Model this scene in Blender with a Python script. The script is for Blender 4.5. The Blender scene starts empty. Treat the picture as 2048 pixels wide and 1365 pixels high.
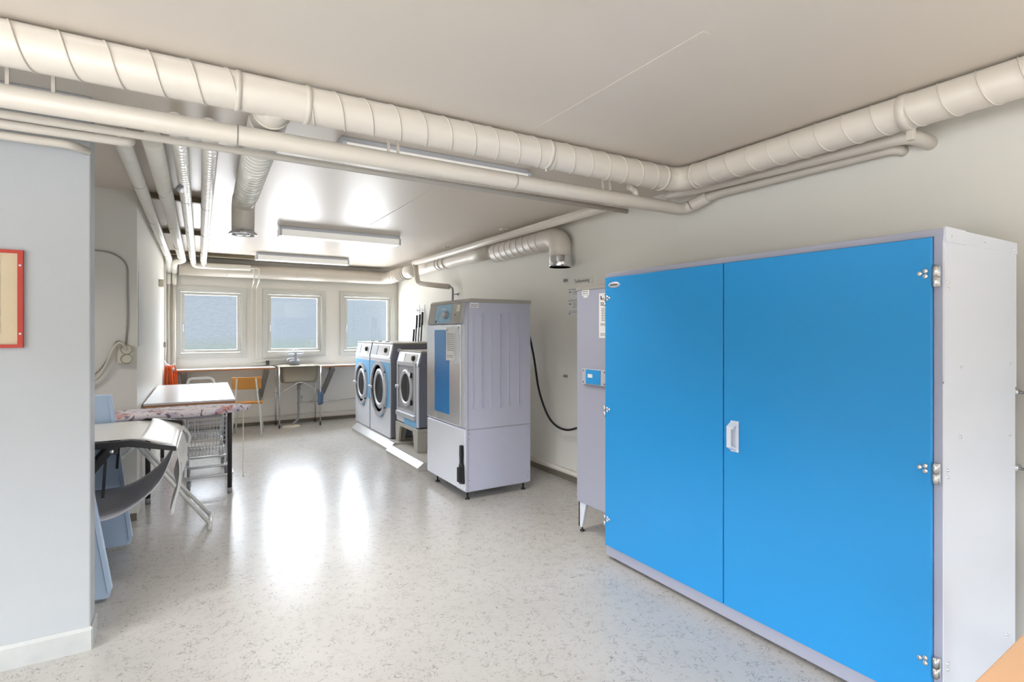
import bpy, bmesh, math, random
from mathutils import Vector, Matrix
random.seed(4)
PI = math.pi
SC = bpy.context.scene
COL = SC.collection

# ------------------------------------------------------------ camera, sky, exposure
YAW = math.radians(31.2)
cam = bpy.data.cameras.new('camera')
cam_ob = bpy.data.objects.new('camera', cam)
COL.objects.link(cam_ob)
cam_ob.location = (0, 0, 1.45)
cam_ob.rotation_euler = (PI / 2, 0, -YAW)
cam.sensor_fit = 'HORIZONTAL'
cam.sensor_width = 36.0
cam.lens = 1085.0 / 2048.0 * 36.0
cam.shift_y = -20.0 / 2048.0
cam.clip_start = 0.02
SC.camera = cam_ob

EXPOSURE = 0.9
SKY_STRENGTH = 20.0
HAZE = (0.305, 0.365, 0.42)
vs = SC.view_settings
vs.view_transform = 'Standard'
vs.look = 'None'
vs.gamma = 1.0
vs.use_curve_mapping = False
vs.exposure = EXPOSURE
SC.cycles.caustics_reflective = False
SC.cycles.caustics_refractive = False
SC.cycles.sample_clamp_indirect = 6.0

world = bpy.data.worlds.new('overcast_sky')
SC.world = world
world.use_nodes = True
nt = world.node_tree
nt.nodes.clear()
wo = nt.nodes.new('ShaderNodeOutputWorld')
bg = nt.nodes.new('ShaderNodeBackground')
tc = nt.nodes.new('ShaderNodeTexCoord')
sx = nt.nodes.new('ShaderNodeSeparateXYZ')
mr = nt.nodes.new('ShaderNodeMapRange')
mr.inputs['From Min'].default_value = -1
mr.inputs['From Max'].default_value = 1
rc = nt.nodes.new('ShaderNodeValToRGB')
rs = nt.nodes.new('ShaderNodeValToRGB')
nt.links.new(tc.outputs['Generated'], sx.inputs[0])
nt.links.new(sx.outputs['Z'], mr.inputs['Value'])
nt.links.new(mr.outputs[0], rc.inputs[0])
nt.links.new(mr.outputs[0], rs.inputs[0])
def ramp(node, stops):
    el = node.color_ramp.elements
    while len(el) > 1:
        el.remove(el[-1])
    el[0].position = stops[0][0]
    el[0].color = (*stops[0][1], 1)
    for p, c in stops[1:]:
        e = el.new(p)
        e.color = (*c, 1)
# hazy overcast daylight: pale blue band at the horizon, bright cloud above, pale paving below
ramp(rc, [(0.0, (.92, .93, .93)), (0.44, (.92, .94, .95)), (0.475, (.27, .345, .305)), (0.487, (.28, .35, .34)), (0.496, HAZE), (0.545, HAZE), (0.60, (.84, .92, 1.0)), (1.0, (.82, .91, 1.0))])
ramp(rs, [(0.0, (.65,) * 3), (0.42, (.65,) * 3), (0.475, (1.0 / SKY_STRENGTH,) * 3), (0.545, (1.0 / SKY_STRENGTH,) * 3), (0.60, (.9,) * 3), (1.0, (1.0,) * 3)])
mul = nt.nodes.new('ShaderNodeMath')
mul.operation = 'MULTIPLY'
mul.inputs[1].default_value = SKY_STRENGTH
nt.links.new(rs.outputs[0], mul.inputs[0])
nt.links.new(rc.outputs[0], bg.inputs['Color'])
nt.links.new(mul.outputs[0], bg.inputs['Strength'])
nt.links.new(bg.outputs[0], wo.inputs[0])

def portal(loc, rot, w, h):
    l = bpy.data.lights.new('window_daylight', 'AREA')
    l.shape = 'RECTANGLE'
    l.size = w
    l.size_y = h
    l.cycles.is_portal = True
    o = bpy.data.objects.new('window_daylight', l)
    o.location = loc
    o.rotation_euler = rot
    COL.objects.link(o)

# ------------------------------------------------------------ room sizes (metres)
ZC = 2.52          # ceiling
XR = 3.2           # right wall
YB = 9.15          # window wall
YA = 5.05          # alcove wall
YP0, YP1 = 3.11, 3.25   # partition faces
XP = -0.362        # partition end
YN = -3.2          # wall behind the camera
XW = -3.6          # far left wall of the front room
WIN = [(-0.115, 0.82), (1.038, 1.985), (2.205, 3.15)]
WZ0, WZ1 = 1.045, 2.105
ADDED_REAR = [(1.6, 2.5)]  # opening added behind the camera to let light in
RZ0, RZ1 = 0.6, 2.35
ADDED_SIDE = [(-3.0, -1.7), (-1.4, -0.1), (0.2, 1.4)]  # openings added out of view on the left, for side light

# ------------------------------------------------------------ materials
MATS = {}
def lin(c):
    return tuple((v / 255 / 12.92) if v / 255 <= .04045 else ((v / 255 + .055) / 1.055) ** 2.4 for v in c)
def mat(name, rgb, rough=.5, metal=0.0, var=.04, scale=6.0, bump=0.0, bscale=60.0, coat=0.0, emit=0.0, spec=None):
    if name in MATS:
        return MATS[name]
    m = bpy.data.materials.new(name)
    m.use_nodes = True
    n = m.node_tree.nodes
    L = m.node_tree.links
    b = n['Principled BSDF']
    c = lin(rgb)
    t = n.new('ShaderNodeTexCoord')
    nz = n.new('ShaderNodeTexNoise')
    nz.inputs['Scale'].default_value = scale
    nz.inputs['Detail'].default_value = 4
    mx = n.new('ShaderNodeMix')
    mx.data_type = 'RGBA'
    mx.inputs[6].default_value = (*[max(0, v * (1 - var)) for v in c], 1)
    mx.inputs[7].default_value = (*[min(1, v * (1 + var)) for v in c], 1)
    L.new(t.outputs['Object'], nz.inputs['Vector'])
    L.new(nz.outputs['Fac'], mx.inputs[0])
    L.new(mx.outputs[2], b.inputs['Base Color'])
    b.inputs['Roughness'].default_value = rough
    b.inputs['Metallic'].default_value = metal
    b.inputs['Coat Weight'].default_value = coat
    if spec is not None:
        b.inputs['Specular IOR Level'].default_value = spec
    if emit:
        b.inputs['Emission Color'].default_value = (*c, 1)
        b.inputs['Emission Strength'].default_value = emit
    if bump:
        n2 = n.new('ShaderNodeTexNoise')
        n2.inputs['Scale'].default_value = bscale
        n2.inputs['Detail'].default_value = 3
        bp = n.new('ShaderNodeBump')
        bp.inputs['Strength'].default_value = bump
        bp.inputs['Distance'].default_value = .004
        L.new(t.outputs['Object'], n2.inputs['Vector'])
        L.new(n2.outputs['Fac'], bp.inputs['Height'])
        L.new(bp.outputs[0], b.inputs['Normal'])
    MATS[name] = m
    return m

WALL = mat('white_wall_paint', (231, 228, 220), .42, var=.02, scale=2, bump=.12, bscale=90)
CEIL = mat('cream_ceiling_paint', (216, 206, 194), .38, var=.02, scale=1.5, bump=.05, bscale=30)
PIPE = mat('cream_pipe_paint', (210, 202, 191), .42, var=.025, scale=8)
TRIM = mat('white_trim_paint', (225, 224, 216), .4)
FRAME = mat('window_frame_paint', (206, 205, 199), .4)
GREYBASE = mat('grey_marbled_vinyl', (185, 186, 184), .4, var=.12, scale=14)
SKIRT = mat('brown_grey_skirting', (120, 112, 98), .5, var=.1)
BLUE = mat('blue_lacquer', (46, 147, 213), .27, var=.02, scale=3, spec=.35)
VIOLET = mat('grey_violet_enamel', (165, 166, 182), .42, var=.02)
WHITE = mat('white_enamel', (220, 224, 234), .35, var=.015)
STEEL = mat('brushed_steel', (214, 216, 220), .24, .7, var=.05, scale=3)
ZINC = mat('zinc_wire', (218, 220, 224), .3, .45)
CHROME = mat('chrome', (215, 216, 218), .15, 1.0, var=.02)
ALU = mat('silver_plastic', (200, 202, 208), .35, .35)
DRYSIDE = mat('dryer_side_enamel', (180, 182, 200), .4, var=.02)
DRYFRONT = mat('dryer_silver_front', (226, 229, 238), .25, .1, var=.02)
LID = mat('warm_grey_lid', (160, 156, 148), .4)
PANELGREY = mat('console_grey', (165, 165, 165), .4, .2)
DISPLAY = mat('blue_display', (140, 190, 225), .25)
BLACK = mat('black_plastic', (28, 28, 32), .4)
RUBBER = mat('dark_rubber', (45, 44, 44), .6)
DARKGLASS = mat('dark_door_glass', (38, 42, 48), .08, spec=.8)
SKYBLUE = mat('light_blue_panel', (120, 185, 230), .35)
GREYPLASTIC = mat('grey_plastic', (150, 150, 155), .45)
PAPER = mat('white_paper', (232, 232, 232), .7, var=.015)
INK = mat('grey_ink', (95, 95, 98), .7)
INKDARK = mat('black_ink', (40, 40, 42), .7)
CONCRETE = mat('light_concrete', (190, 187, 180), .6, var=.08, scale=12, bump=.2)
COPING = mat('silver_metal_strip', (196, 196, 196), .38, .25, var=.06, scale=20, bump=.3, bscale=40)
STAND = mat('beige_grey_stand', (180, 176, 166), .5)
ORANGE = mat('orange_hose_rubber', (232, 92, 28), .45)
WOOD = mat('orange_plywood', (214, 148, 70), .4, var=.12, scale=9)
EDGE = mat('wood_edge', (176, 128, 92), .5, var=.1, scale=20)
LAMINATE = mat('white_laminate', (236, 236, 240), .22, var=.01)
TAN = mat('tan_laminate', (238, 190, 146), .45, var=.04, scale=4)
BLUEGREY = mat('blue_grey_enamel', (196, 217, 242), .38, var=.04)
DARKBLUE = mat('dark_blue_grey_enamel', (120, 146, 178), .4, var=.06)
CLOTH = mat('silver_grey_cloth', (218, 217, 213), .38, .15, var=.06, scale=5, bump=.15, bscale=25)
SLING = mat('charcoal_canvas', (214, 213, 220), .6, var=.1)
TUBEWHITE = mat('white_tube', (226, 226, 222), .3)
RED = mat('red_frame', (182, 48, 34), .4)
TANBACK = mat('tan_backing', (205, 188, 158), .6)
BLACKTUBE = mat('dark_brown_tube', (44, 36, 38), .35)
GALV = mat('galvanised_steel', (232, 230, 222), .3, .25, var=.05, scale=10)
SINKSTEEL = mat('sink_steel', (168, 162, 148), .3, .75, var=.05)
DENIM = mat('blue_rag_cloth', (98, 120, 150), .9, var=.15, scale=30)
CREAM = mat('cream_plastic', (222, 216, 196), .4)
BRACKET = mat('grey_bracket', (138, 138, 134), .45, .3)
BEAM = mat('khaki_bracket_paint', (150, 138, 112), .5)
GROUND = mat('outdoor_paving', (150, 150, 148), .9)
HEDGE = mat('hazy_green_hedge', (64, 74, 68), .9, var=.3, scale=3)

# diffuser with a faint glow added, for pale undersides on unlit lamps
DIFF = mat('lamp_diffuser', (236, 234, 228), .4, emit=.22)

# insulated pipe wrap with ring wrinkles along the run
def wrap_mat():
    m = mat('wrinkled_pipe_wrap', (240, 236, 226), .30, .0, var=.05, scale=10)
    n = m.node_tree.nodes
    L = m.node_tree.links
    t = n.new('ShaderNodeTexCoord')
    w = n.new('ShaderNodeTexWave')
    w.bands_direction = 'Y'
    w.inputs['Scale'].default_value = 5.5
    w.inputs['Distortion'].default_value = 2.5
    w.inputs['Detail'].default_value = 2
    b = n.new('ShaderNodeBump')
    b.inputs['Strength'].default_value = .5
    b.inputs['Distance'].default_value = .006
    L.new(t.outputs['Object'], w.inputs['Vector'])
    L.new(w.outputs['Fac'], b.inputs['Height'])
    L.new(b.outputs[0], n['Principled BSDF'].inputs['Normal'])
    return m
WRAP = wrap_mat()

def floor_mat():
    m = bpy.data.materials.new('speckled_linoleum')
    m.use_nodes = True
    n = m.node_tree.nodes
    L = m.node_tree.links
    b = n['Principled BSDF']
    t = n.new('ShaderNodeTexCoord')
    big = n.new('ShaderNodeTexNoise')
    big.inputs['Scale'].default_value = 2.2
    big.inputs['Detail'].default_value = 5
    mx = n.new('ShaderNodeMix')
    mx.data_type = 'RGBA'
    mx.inputs[6].default_value = (*lin((180, 176, 169)), 1)
    mx.inputs[7].default_value = (*lin((198, 195, 191)), 1)
    L.new(t.outputs['Object'], big.inputs['Vector'])
    L.new(big.outputs['Fac'], mx.inputs[0])
    prev = mx.outputs[2]
    def noise(sc, loc, dist, st=(1, 1, 1)):
        mp = n.new('ShaderNodeMapping')
        mp.inputs['Scale'].default_value = st
        mp.inputs['Location'].default_value = loc
        mp.inputs['Rotation'].default_value = (0, 0, loc[0])
        nz = n.new('ShaderNodeTexNoise')
        nz.inputs['Scale'].default_value = sc
        nz.inputs['Detail'].default_value = 2.5
        nz.inputs['Distortion'].default_value = dist
        L.new(t.outputs['Object'], mp.inputs[0])
        L.new(mp.outputs[0], nz.inputs['Vector'])
        return nz.outputs['Fac']
    def remap(v, lo, hi, to0, to1):
        r = n.new('ShaderNodeMapRange')
        for a, q in (('From Min', lo), ('From Max', hi), ('To Min', to0), ('To Max', to1)):
            r.inputs[a].default_value = q
        L.new(v, r.inputs['Value'])
        return r.outputs[0]
    def mth(op, a, q):
        x = n.new('ShaderNodeMath')
        x.operation = op
        for i_, w in enumerate((a, q)):
            if isinstance(w, (int, float)):
                x.inputs[i_].default_value = w
            else:
                L.new(w, x.inputs[i_])
        return x.outputs[0]
    # thin dark squiggles: broken contour lines of a noise field
    for sc, w, cut_, col, amt, loc in ((20, .018, .50, (112, 106, 100), .55, (.4, 2, 0)), (32, .022, .51, (124, 118, 110), .5, (1.3, 5, 0))):
        d_ = mth('ABSOLUTE', mth('SUBTRACT', noise(sc, loc, 1.2), .5), 0)
        line_ = remap(d_, w * .4, w, amt, 0.0)
        msk = remap(noise(sc * .75, (loc[0] + 3, loc[1] + 7, 0), .6), cut_, cut_ + .04, 0.0, 1.0)
        fac = mth('MULTIPLY', line_, msk)
        x = n.new('ShaderNodeMix')
        x.data_type = 'RGBA'
        x.inputs[7].default_value = (*lin(col), 1)
        L.new(fac, x.inputs[0])
        L.new(prev, x.inputs[6])
        prev = x.outputs[2]
    L.new(prev, b.inputs['Base Color'])
    b.inputs['Roughness'].default_value = .26
    b.inputs['Specular IOR Level'].default_value = .5
    bn = n.new('ShaderNodeTexNoise')
    bn.inputs['Scale'].default_value = 3
    bp = n.new('ShaderNodeBump')
    bp.inputs['Strength'].default_value = .03
    bp.inputs['Distance'].default_value = .01
    L.new(t.outputs['Object'], bn.inputs['Vector'])
    L.new(bn.outputs['Fac'], bp.inputs['Height'])
    L.new(bp.outputs[0], b.inputs['Normal'])
    return m
FLOOR = floor_mat()

def glass_mat(name, milk, ripple):
    m = bpy.data.materials.new(name)
    m.use_nodes = True
    n = m.node_tree.nodes
    L = m.node_tree.links
    n.remove(n['Principled BSDF'])
    tr = n.new('ShaderNodeBsdfTransparent')
    tl = n.new('ShaderNodeBsdfGlossy')
    tl.inputs['Roughness'].default_value = .05
    mx = n.new('ShaderNodeMixShader')
    mx.inputs[0].default_value = milk
    t = n.new('ShaderNodeTexCoord')
    nz = n.new('ShaderNodeTexNoise')
    nz.inputs['Scale'].default_value = 40
    mp = n.new('ShaderNodeMapping')
    mp.inputs['Scale'].default_value = (.5, 1, 2.2)
    L.new(t.outputs['Object'], mp.inputs[0])
    L.new(mp.outputs[0], nz.inputs['Vector'])
    cr = n.new('ShaderNodeMix')
    cr.data_type = 'RGBA'
    cr.inputs[6].default_value = (1 - ripple, 1 - ripple, 1 - ripple * .8, 1)
    cr.inputs[7].default_value = (1, 1, 1, 1)
    L.new(nz.outputs['Fac'], cr.inputs[0])
    L.new(cr.outputs[2], tr.inputs['Color'])
    L.new(tr.outputs[0], mx.inputs[1])
    L.new(tl.outputs[0], mx.inputs[2])
    L.new(mx.outputs[0], n['Material Output'].inputs[0])
    return m
PANE = glass_mat('window_glass', .05, .06)
PANE_R = glass_mat('rippled_window_glass', .05, .12)

def board_cover_mat():
    m = mat('patterned_ironing_cover', (222, 214, 218), .75)
    n = m.node_tree.nodes
    L = m.node_tree.links
    b = n['Principled BSDF']
    prev = b.inputs['Base Color'].links[0].from_socket
    t = n.new('ShaderNodeTexCoord')
    for sc, lo, hi, col, dist in ((7, .60, .64, (206, 120, 92), .6), (8, .56, .62, (186, 172, 190), 1.2), (13, .585, .61, (110, 84, 100), 2.5)):
        nz = n.new('ShaderNodeTexNoise')
        nz.inputs['Scale'].default_value = sc
        nz.inputs['Distortion'].default_value = dist
        r = n.new('ShaderNodeMapRange')
        r.inputs['From Min'].default_value = lo
        r.inputs['From Max'].default_value = hi
        r.inputs['To Max'].default_value = .85
        x = n.new('ShaderNodeMix')
        x.data_type = 'RGBA'
        x.inputs[7].default_value = (*lin(col), 1)
        L.new(t.outputs['Object'], nz.inputs['Vector'])
        L.new(nz.outputs['Fac'], r.inputs['Value'])
        L.new(r.outputs[0], x.inputs[0])
        L.new(prev, x.inputs[6])
        prev = x.outputs[2]
    L.new(prev, b.inputs['Base Color'])
    return m
COVER = board_cover_mat()

# ------------------------------------------------------------ mesh builder
def fillet(pts, r, n=7):
    """round the inner corners of a polyline"""
    pts = [Vector(p) for p in pts]
    out = [pts[0]]
    for i in range(1, len(pts) - 1):
        a, b, c = pts[i - 1], pts[i], pts[i + 1]
        d1 = min(r, (b - a).length * .49)
        d2 = min(r, (c - b).length * .49)
        p0 = b + (a - b).normalized() * d1
        p2 = b + (c - b).normalized() * d2
        for k in range(n + 1):
            t = k / n
            out.append(p0 * (1 - t) ** 2 + b * 2 * t * (1 - t) + p2 * t * t)
    out.append(pts[-1])
    return out

class G:
    def __init__(s):
        s.bm = bmesh.new()
    def _face(s, vs, smooth=False):
        try:
            f = s.bm.faces.new(vs)
            f.smooth = smooth
            return f
        except ValueError:
            return None
    def box(s, x0, x1, y0, y1, z0, z1, bev=0.0, seg=2):
        x0, x1 = sorted((x0, x1)); y0, y1 = sorted((y0, y1)); z0, z1 = sorted((z0, z1))
        b = bmesh.new()
        v = [b.verts.new(p) for p in ((x0, y0, z0), (x1, y0, z0), (x1, y1, z0), (x0, y1, z0), (x0, y0, z1), (x1, y0, z1), (x1, y1, z1), (x0, y1, z1))]
        for q in ((0, 3, 2, 1), (4, 5, 6, 7), (0, 1, 5, 4), (1, 2, 6, 5), (2, 3, 7, 6), (3, 0, 4, 7)):
            b.faces.new([v[i] for i in q])
        if bev > 0:
            bev = min(bev, .45 * min(x1 - x0, y1 - y0, z1 - z0))
            bmesh.ops.bevel(b, geom=list(b.edges), offset=bev, segments=seg, affect='EDGES', profile=.5)
        s.merge(b)
        return s
    def merge(s, b, mtx=None):
        if mtx is not None:
            bmesh.ops.transform(b, matrix=mtx, verts=b.verts)
        me = bpy.data.meshes.new('tmp')
        b.to_mesh(me)
        b.free()
        s.bm.from_mesh(me)
        bpy.data.meshes.remove(me)
        return s
    def obox(s, p0, p1, w, t, up=(0, 0, 1), bev=0.0):
        """bar of width w and thickness t from p0 to p1"""
        p0, p1 = Vector(p0), Vector(p1)
        d = (p1 - p0)
        L = d.length
        d.normalize()
        u = Vector(up)
        a = d.cross(u)
        if a.length < 1e-4:
            a = d.cross(Vector((1, 0, 0)))
        a.normalize()
        c = a.cross(d).normalized()
        g = G().box(0, L, -w / 2, w / 2, -t / 2, t / 2, bev)
        m = Matrix(((d.x, a.x, c.x, p0.x), (d.y, a.y, c.y, p0.y), (d.z, a.z, c.z, p0.z), (0, 0, 0, 1)))
        return s.merge(g.bm, m)
    def tube(s, pts, r, n=12, closed=False, cap=True):
        pts = [Vector(p) for p in pts]
        N = len(pts)
        rad = r if callable(r) else (lambda i: r)
        rings = []
        nrm = None
        for i, p in enumerate(pts):
            if closed:
                d = (pts[(i + 1) % N] - pts[i - 1])
            else:
                d = pts[min(i + 1, N - 1)] - pts[max(i - 1, 0)]
            d = d.normalized()
            if nrm is None:
                h = Vector((0, 0, 1)) if abs(d.z) < .9 else Vector((1, 0, 0))
                nrm = (h - d * h.dot(d)).normalized()
            else:
                q = nrm - d * nrm.dot(d)
                nrm = q.normalized() if q.length > 1e-6 else nrm
            bt = d.cross(nrm)
            rr = rad(i)
            rings.append([s.bm.verts.new(p + (nrm * math.cos(2 * PI * k / n) + bt * math.sin(2 * PI * k / n)) * rr) for k in range(n)])
        for i in range(N if closed else N - 1):
            a, b = rings[i], rings[(i + 1) % N]
            for k in range(n):
                s._face([a[k], a[(k + 1) % n], b[(k + 1) % n], b[k]], True)
        if cap and not closed:
            s._face(rings[0][::-1])
            s._face(rings[-1])
        return s
    def cyl(s, p0, p1, r, n=20, r2=None):
        r2 = r if r2 is None else r2
        return s.tube([p0, p1], lambda i: (r, r2)[i], n)
    def lathe(s, prof, origin, axis='z', n=32, sx=1.0, sy=1.0):
        """prof = [(radius, height)...] turned about an axis"""
        o = Vector(origin)
        A = {'z': (Vector((1, 0, 0)), Vector((0, 1, 0)), Vector((0, 0, 1))), 'x': (Vector((0, 1, 0)), Vector((0, 0, 1)), Vector((1, 0, 0))), 'y': (Vector((0, 0, 1)), Vector((1, 0, 0)), Vector((0, 1, 0)))}
        u, v, w = A[axis] if isinstance(axis, str) else axis
        rings = []
        for r, h in prof:
            if r < 1e-6:
                rings.append([s.bm.verts.new(o + w * h)])
            else:
                rings.append([s.bm.verts.new(o + w * h + u * (r * sx * math.cos(2 * PI * k / n)) + v * (r * sy * math.sin(2 * PI * k / n))) for k in range(n)])
        for a, b in zip(rings, rings[1:]):
            for k in range(n):
                k2 = (k + 1) % n
                if len(a) == 1 and len(b) == 1:
                    continue
                if len(a) == 1:
                    s._face([a[0], b[k2], b[k]], True)
                elif len(b) == 1:
                    s._face([a[k], a[k2], b[0]], True)
                else:
                    s._face([a[k], a[k2], b[k2], b[k]], True)
        return s
    def prism(s, poly, axis, a, b, bev=0.0):
        """polygon in the plane across an axis, pushed from a to b"""
        t = bmesh.new()
        def P(q, h):
            return {'x': (h, q[0], q[1]), 'y': (q[0], h, q[1]), 'z': (q[0], q[1], h)}[axis]
        v0 = [t.verts.new(P(q, a)) for q in poly]
        v1 = [t.verts.new(P(q, b)) for q in poly]
        t.faces.new(v0)
        t.faces.new(v1[::-1])
        for i in range(len(poly)):
            j = (i + 1) % len(poly)
            t.faces.new([v0[i], v1[i], v1[j], v0[j]])
        bmesh.ops.recalc_face_normals(t, faces=t.faces)
        if bev:
            bmesh.ops.bevel(t, geom=list(t.edges), offset=bev, segments=2, affect='EDGES', profile=.5)
        return s.merge(t)
    def ringprism(s, outer, inner, axis, a, b):
        """frame between two polygons of equal count"""
        def P(q, h):
            return {'x': (h, q[0], q[1]), 'y': (q[0], h, q[1]), 'z': (q[0], q[1], h)}[axis]
        n = len(outer)
        V = [[s.bm.verts.new(P(q, h)) for q in ring] for ring in (outer, inner) for h in (a, b)]
        o0, o1, i0, i1 = V
        for k in range(n):
            j = (k + 1) % n
            s._face([o0[k], o0[j], o1[j], o1[k]])
            s._face([i0[j], i0[k], i1[k], i1[j]])
            s._face([o1[k], o1[j], i1[j], i1[k]])
            s._face([o0[j], o0[k], i0[k], i0[j]])
        bmesh.ops.recalc_face_normals(s.bm, faces=s.bm.faces)
        return s
    def sheet(s, fn, nu, nv):
        V = [[s.bm.verts.new(fn(i / nu, j / nv)) for j in range(nv + 1)] for i in range(nu + 1)]
        for i in range(nu):
            for j in range(nv):
                s._face([V[i][j], V[i + 1][j], V[i + 1][j + 1], V[i][j + 1]], True)
        return s

def clusters(bm):
    """groups of loose islands that lie far apart, as lists of faces; None when it is one piece"""
    bm.faces.ensure_lookup_table()
    seen, isl = set(), []
    for f in bm.faces:
        if f in seen:
            continue
        st, fs = [f], []
        seen.add(f)
        while st:
            q = st.pop()
            fs.append(q)
            for v in q.verts:
                for h in v.link_faces:
                    if h not in seen:
                        seen.add(h)
                        st.append(h)
        isl.append(fs)
    k = len(isl)
    if k < 2 or k > 60:
        return None
    box = []
    for fs in isl:
        co = [v.co for f in fs for v in f.verts]
        box.append(([min(c[i] for c in co) for i in range(3)], [max(c[i] for c in co) for i in range(3)]))
    size = [max(b[i] - a[i] for i in range(3)) for a, b in box]
    par = list(range(k))
    def find(i):
        while par[i] != i:
            i = par[i]
        return i
    for i in range(k):
        for j in range(i):
            gap = math.sqrt(sum(max(0, box[i][0][q] - box[j][1][q], box[j][0][q] - box[i][1][q]) ** 2 for q in range(3)))
            if gap <= max(.02, .5 * max(size[i], size[j])):
                par[find(i)] = find(j)
    roots = sorted({find(i) for i in range(k)})
    if len(roots) < 2:
        return None
    return [[f for i in range(k) if find(i) == r for f in isl[i]] for r in roots]

OFF = {}
WHOLE = {'printed_text', 'display_marks'}
def obj(name, g, m, parent=None, label=None, solid=0.0, kind=None):
    bm = g.bm if isinstance(g, G) else g
    if parent is not None and name not in WHOLE:
        cl = clusters(bm)
        if cl:                      # every separate piece becomes a part of its own
            first = None
            for fs in cl:
                keep = {v.index for f in fs for v in f.verts} if False else set(v for f in fs for v in f.verts)
                sub = G()
                mp = {v: sub.bm.verts.new(v.co) for v in keep}
                for f in fs:
                    nf = sub._face([mp[v] for v in f.verts], f.smooth)
                o = obj(name, sub, m, parent, label, solid, kind)
                first = first or o
            bm.free()
            return first
    off = Vector((0, 0, 0))
    if parent is not None:
        off = OFF[parent.name]
        bmesh.ops.translate(bm, verts=bm.verts, vec=-off)
    me = bpy.data.meshes.new(name)
    bm.to_mesh(me)
    bm.free()
    me.materials.append(m)
    o = bpy.data.objects.new(name, me)
    COL.objects.link(o)
    if parent is not None:
        o.parent = parent
    OFF[o.name] = off.copy()
    if solid:
        md = o.modifiers.new('thickness', 'SOLIDIFY')
        md.thickness = solid
        md.offset = 0
    if label:
        o['label'] = label
    if kind:
        o['kind'] = kind
    return o
def recentre(o):
    """put a single-mesh thing's origin at the base of its mesh"""
    me = o.data
    xs = [v.co for v in me.vertices]
    c = Vector(((min(p.x for p in xs) + max(p.x for p in xs)) / 2, (min(p.y for p in xs) + max(p.y for p in xs)) / 2, min(p.z for p in xs)))
    me.transform(Matrix.Translation(-c))
    o.location = c
    OFF[o.name] = c
    return o
def tag(o, label, cat, group=None):
    o['label'] = label
    o['category'] = cat
    if group:
        o['group'] = group
    return o
def one(name, g, m, label, cat, group=None, solid=0.0):
    return tag(recentre(obj(name, g, m, solid=solid)), label, cat, group)
def thing(name, loc, label, cat, group=None):
    o = bpy.data.objects.new(name, None)
    COL.objects.link(o)
    o.empty_display_size = .1
    o.location = loc
    OFF[o.name] = Vector(loc)
    return tag(o, label, cat, group)
def struct(name, g, m, parent=None):
    o = obj(name, g, m, parent)
    if parent is None:
        o['kind'] = 'structure'
    return o
def copy_tree(src, loc, label, rz=None, group=None):
    r = src.copy()
    COL.objects.link(r)
    r.location = loc
    if rz is not None:
        r.rotation_euler = (0, 0, rz)
    r['label'] = label
    if group:
        r['group'] = group
    for ch in list(src.children):
        c = ch.copy(); COL.objects.link(c); c.parent = r
        for gc in list(ch.children):
            d = gc.copy(); COL.objects.link(d); d.parent = c
    return r
def text_mesh(g, body, size, origin, u, v, depth=.0008, font_scale=1.0):
    """add raised lettering to g; u = reading direction, v = up"""
    cu = bpy.data.curves.new('lettering', 'FONT')
    cu.body = body
    cu.size = size
    cu.extrude = depth
    cu.resolution_u = 3
    o = bpy.data.objects.new('lettering', cu)
    COL.objects.link(o)
    dg = bpy.context.evaluated_depsgraph_get()
    me = bpy.data.meshes.new_from_object(o.evaluated_get(dg))
    b = bmesh.new()
    b.from_mesh(me)
    bpy.data.meshes.remove(me)
    bpy.data.objects.remove(o)
    bpy.data.curves.remove(cu)
    u, v = Vector(u).normalized(), Vector(v).normalized()
    w = u.cross(v)
    m = Matrix(((u.x * font_scale, v.x, w.x, origin[0]), (u.y * font_scale, v.y, w.y, origin[1]), (u.z * font_scale, v.z, w.z, origin[2]), (0, 0, 0, 1)))
    g.merge(b, m)
    return g

# ------------------------------------------------------------ room shell
struct('floor', G().box(XW, XR + .1, YN, YB + .1, -.05, 0), FLOOR)
struct('ceiling', G().box(XW - .1, XR + .3, YN - .1, YB + .3, ZC, ZC + .12), CEIL)
struct('wall_right', G().box(XR, XR + .2, YN, YB, 0, ZC), WALL)
def holed_wall(axis, a, b, lo, hi, holes, z0, z1):
    g = G()
    def bx(p, q, za, zb):
        if axis == 'x':
            g.box(p, q, a, b, za, zb)
        else:
            g.box(a, b, p, q, za, zb)
    bx(lo, hi, 0, z0)
    bx(lo, hi, z1, ZC)
    p = lo
    for h0, h1 in holes:
        bx(p, h0, z0, z1)
        p = h1
    bx(p, hi, z0, z1)
    return g
INS = .055     # trim board laps the opening
struct('wall_back', holed_wall('x', YB, YB + .22, -.6, XR + .2, [(a + INS, b - INS) for a, b in WIN], WZ0 + INS, WZ1 - INS), WALL)
struct('wall_rear', holed_wall('x', YN - .2, YN, XW - .1, XR + .2, ADDED_REAR, RZ0, RZ1), WALL)
g = G()
g.prism([(-.305, YA), (-.225, YB), (-.55, YB), (-.55, YA + .12)], 'z', 0, ZC)
struct('wall_left', g, WALL)
struct('wall_alcove', G().prism([(-2.2, YA), (-.305, YA), (-.55, YA + .12), (-2.2, YA + .12)], 'z', 0, ZC), WALL)
struct('wall_alcove_side', G().box(-2.3, -2.2, YP1, YA + .12, 0, ZC), WALL)
struct('wall_partition', G().box(XW, XP, YP0, YP1, 0, ZC, .006), mat('toned_down_wall_paint', (180, 183, 186), .42, var=.02, scale=2, bump=.12, bscale=90))  # wall paint darkened and cooled to offset the strong light falling here
struct('wall_front_left', holed_wall('y', XW - .2, XW, YN, YP1, ADDED_SIDE, RZ0, RZ1), WALL)
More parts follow.
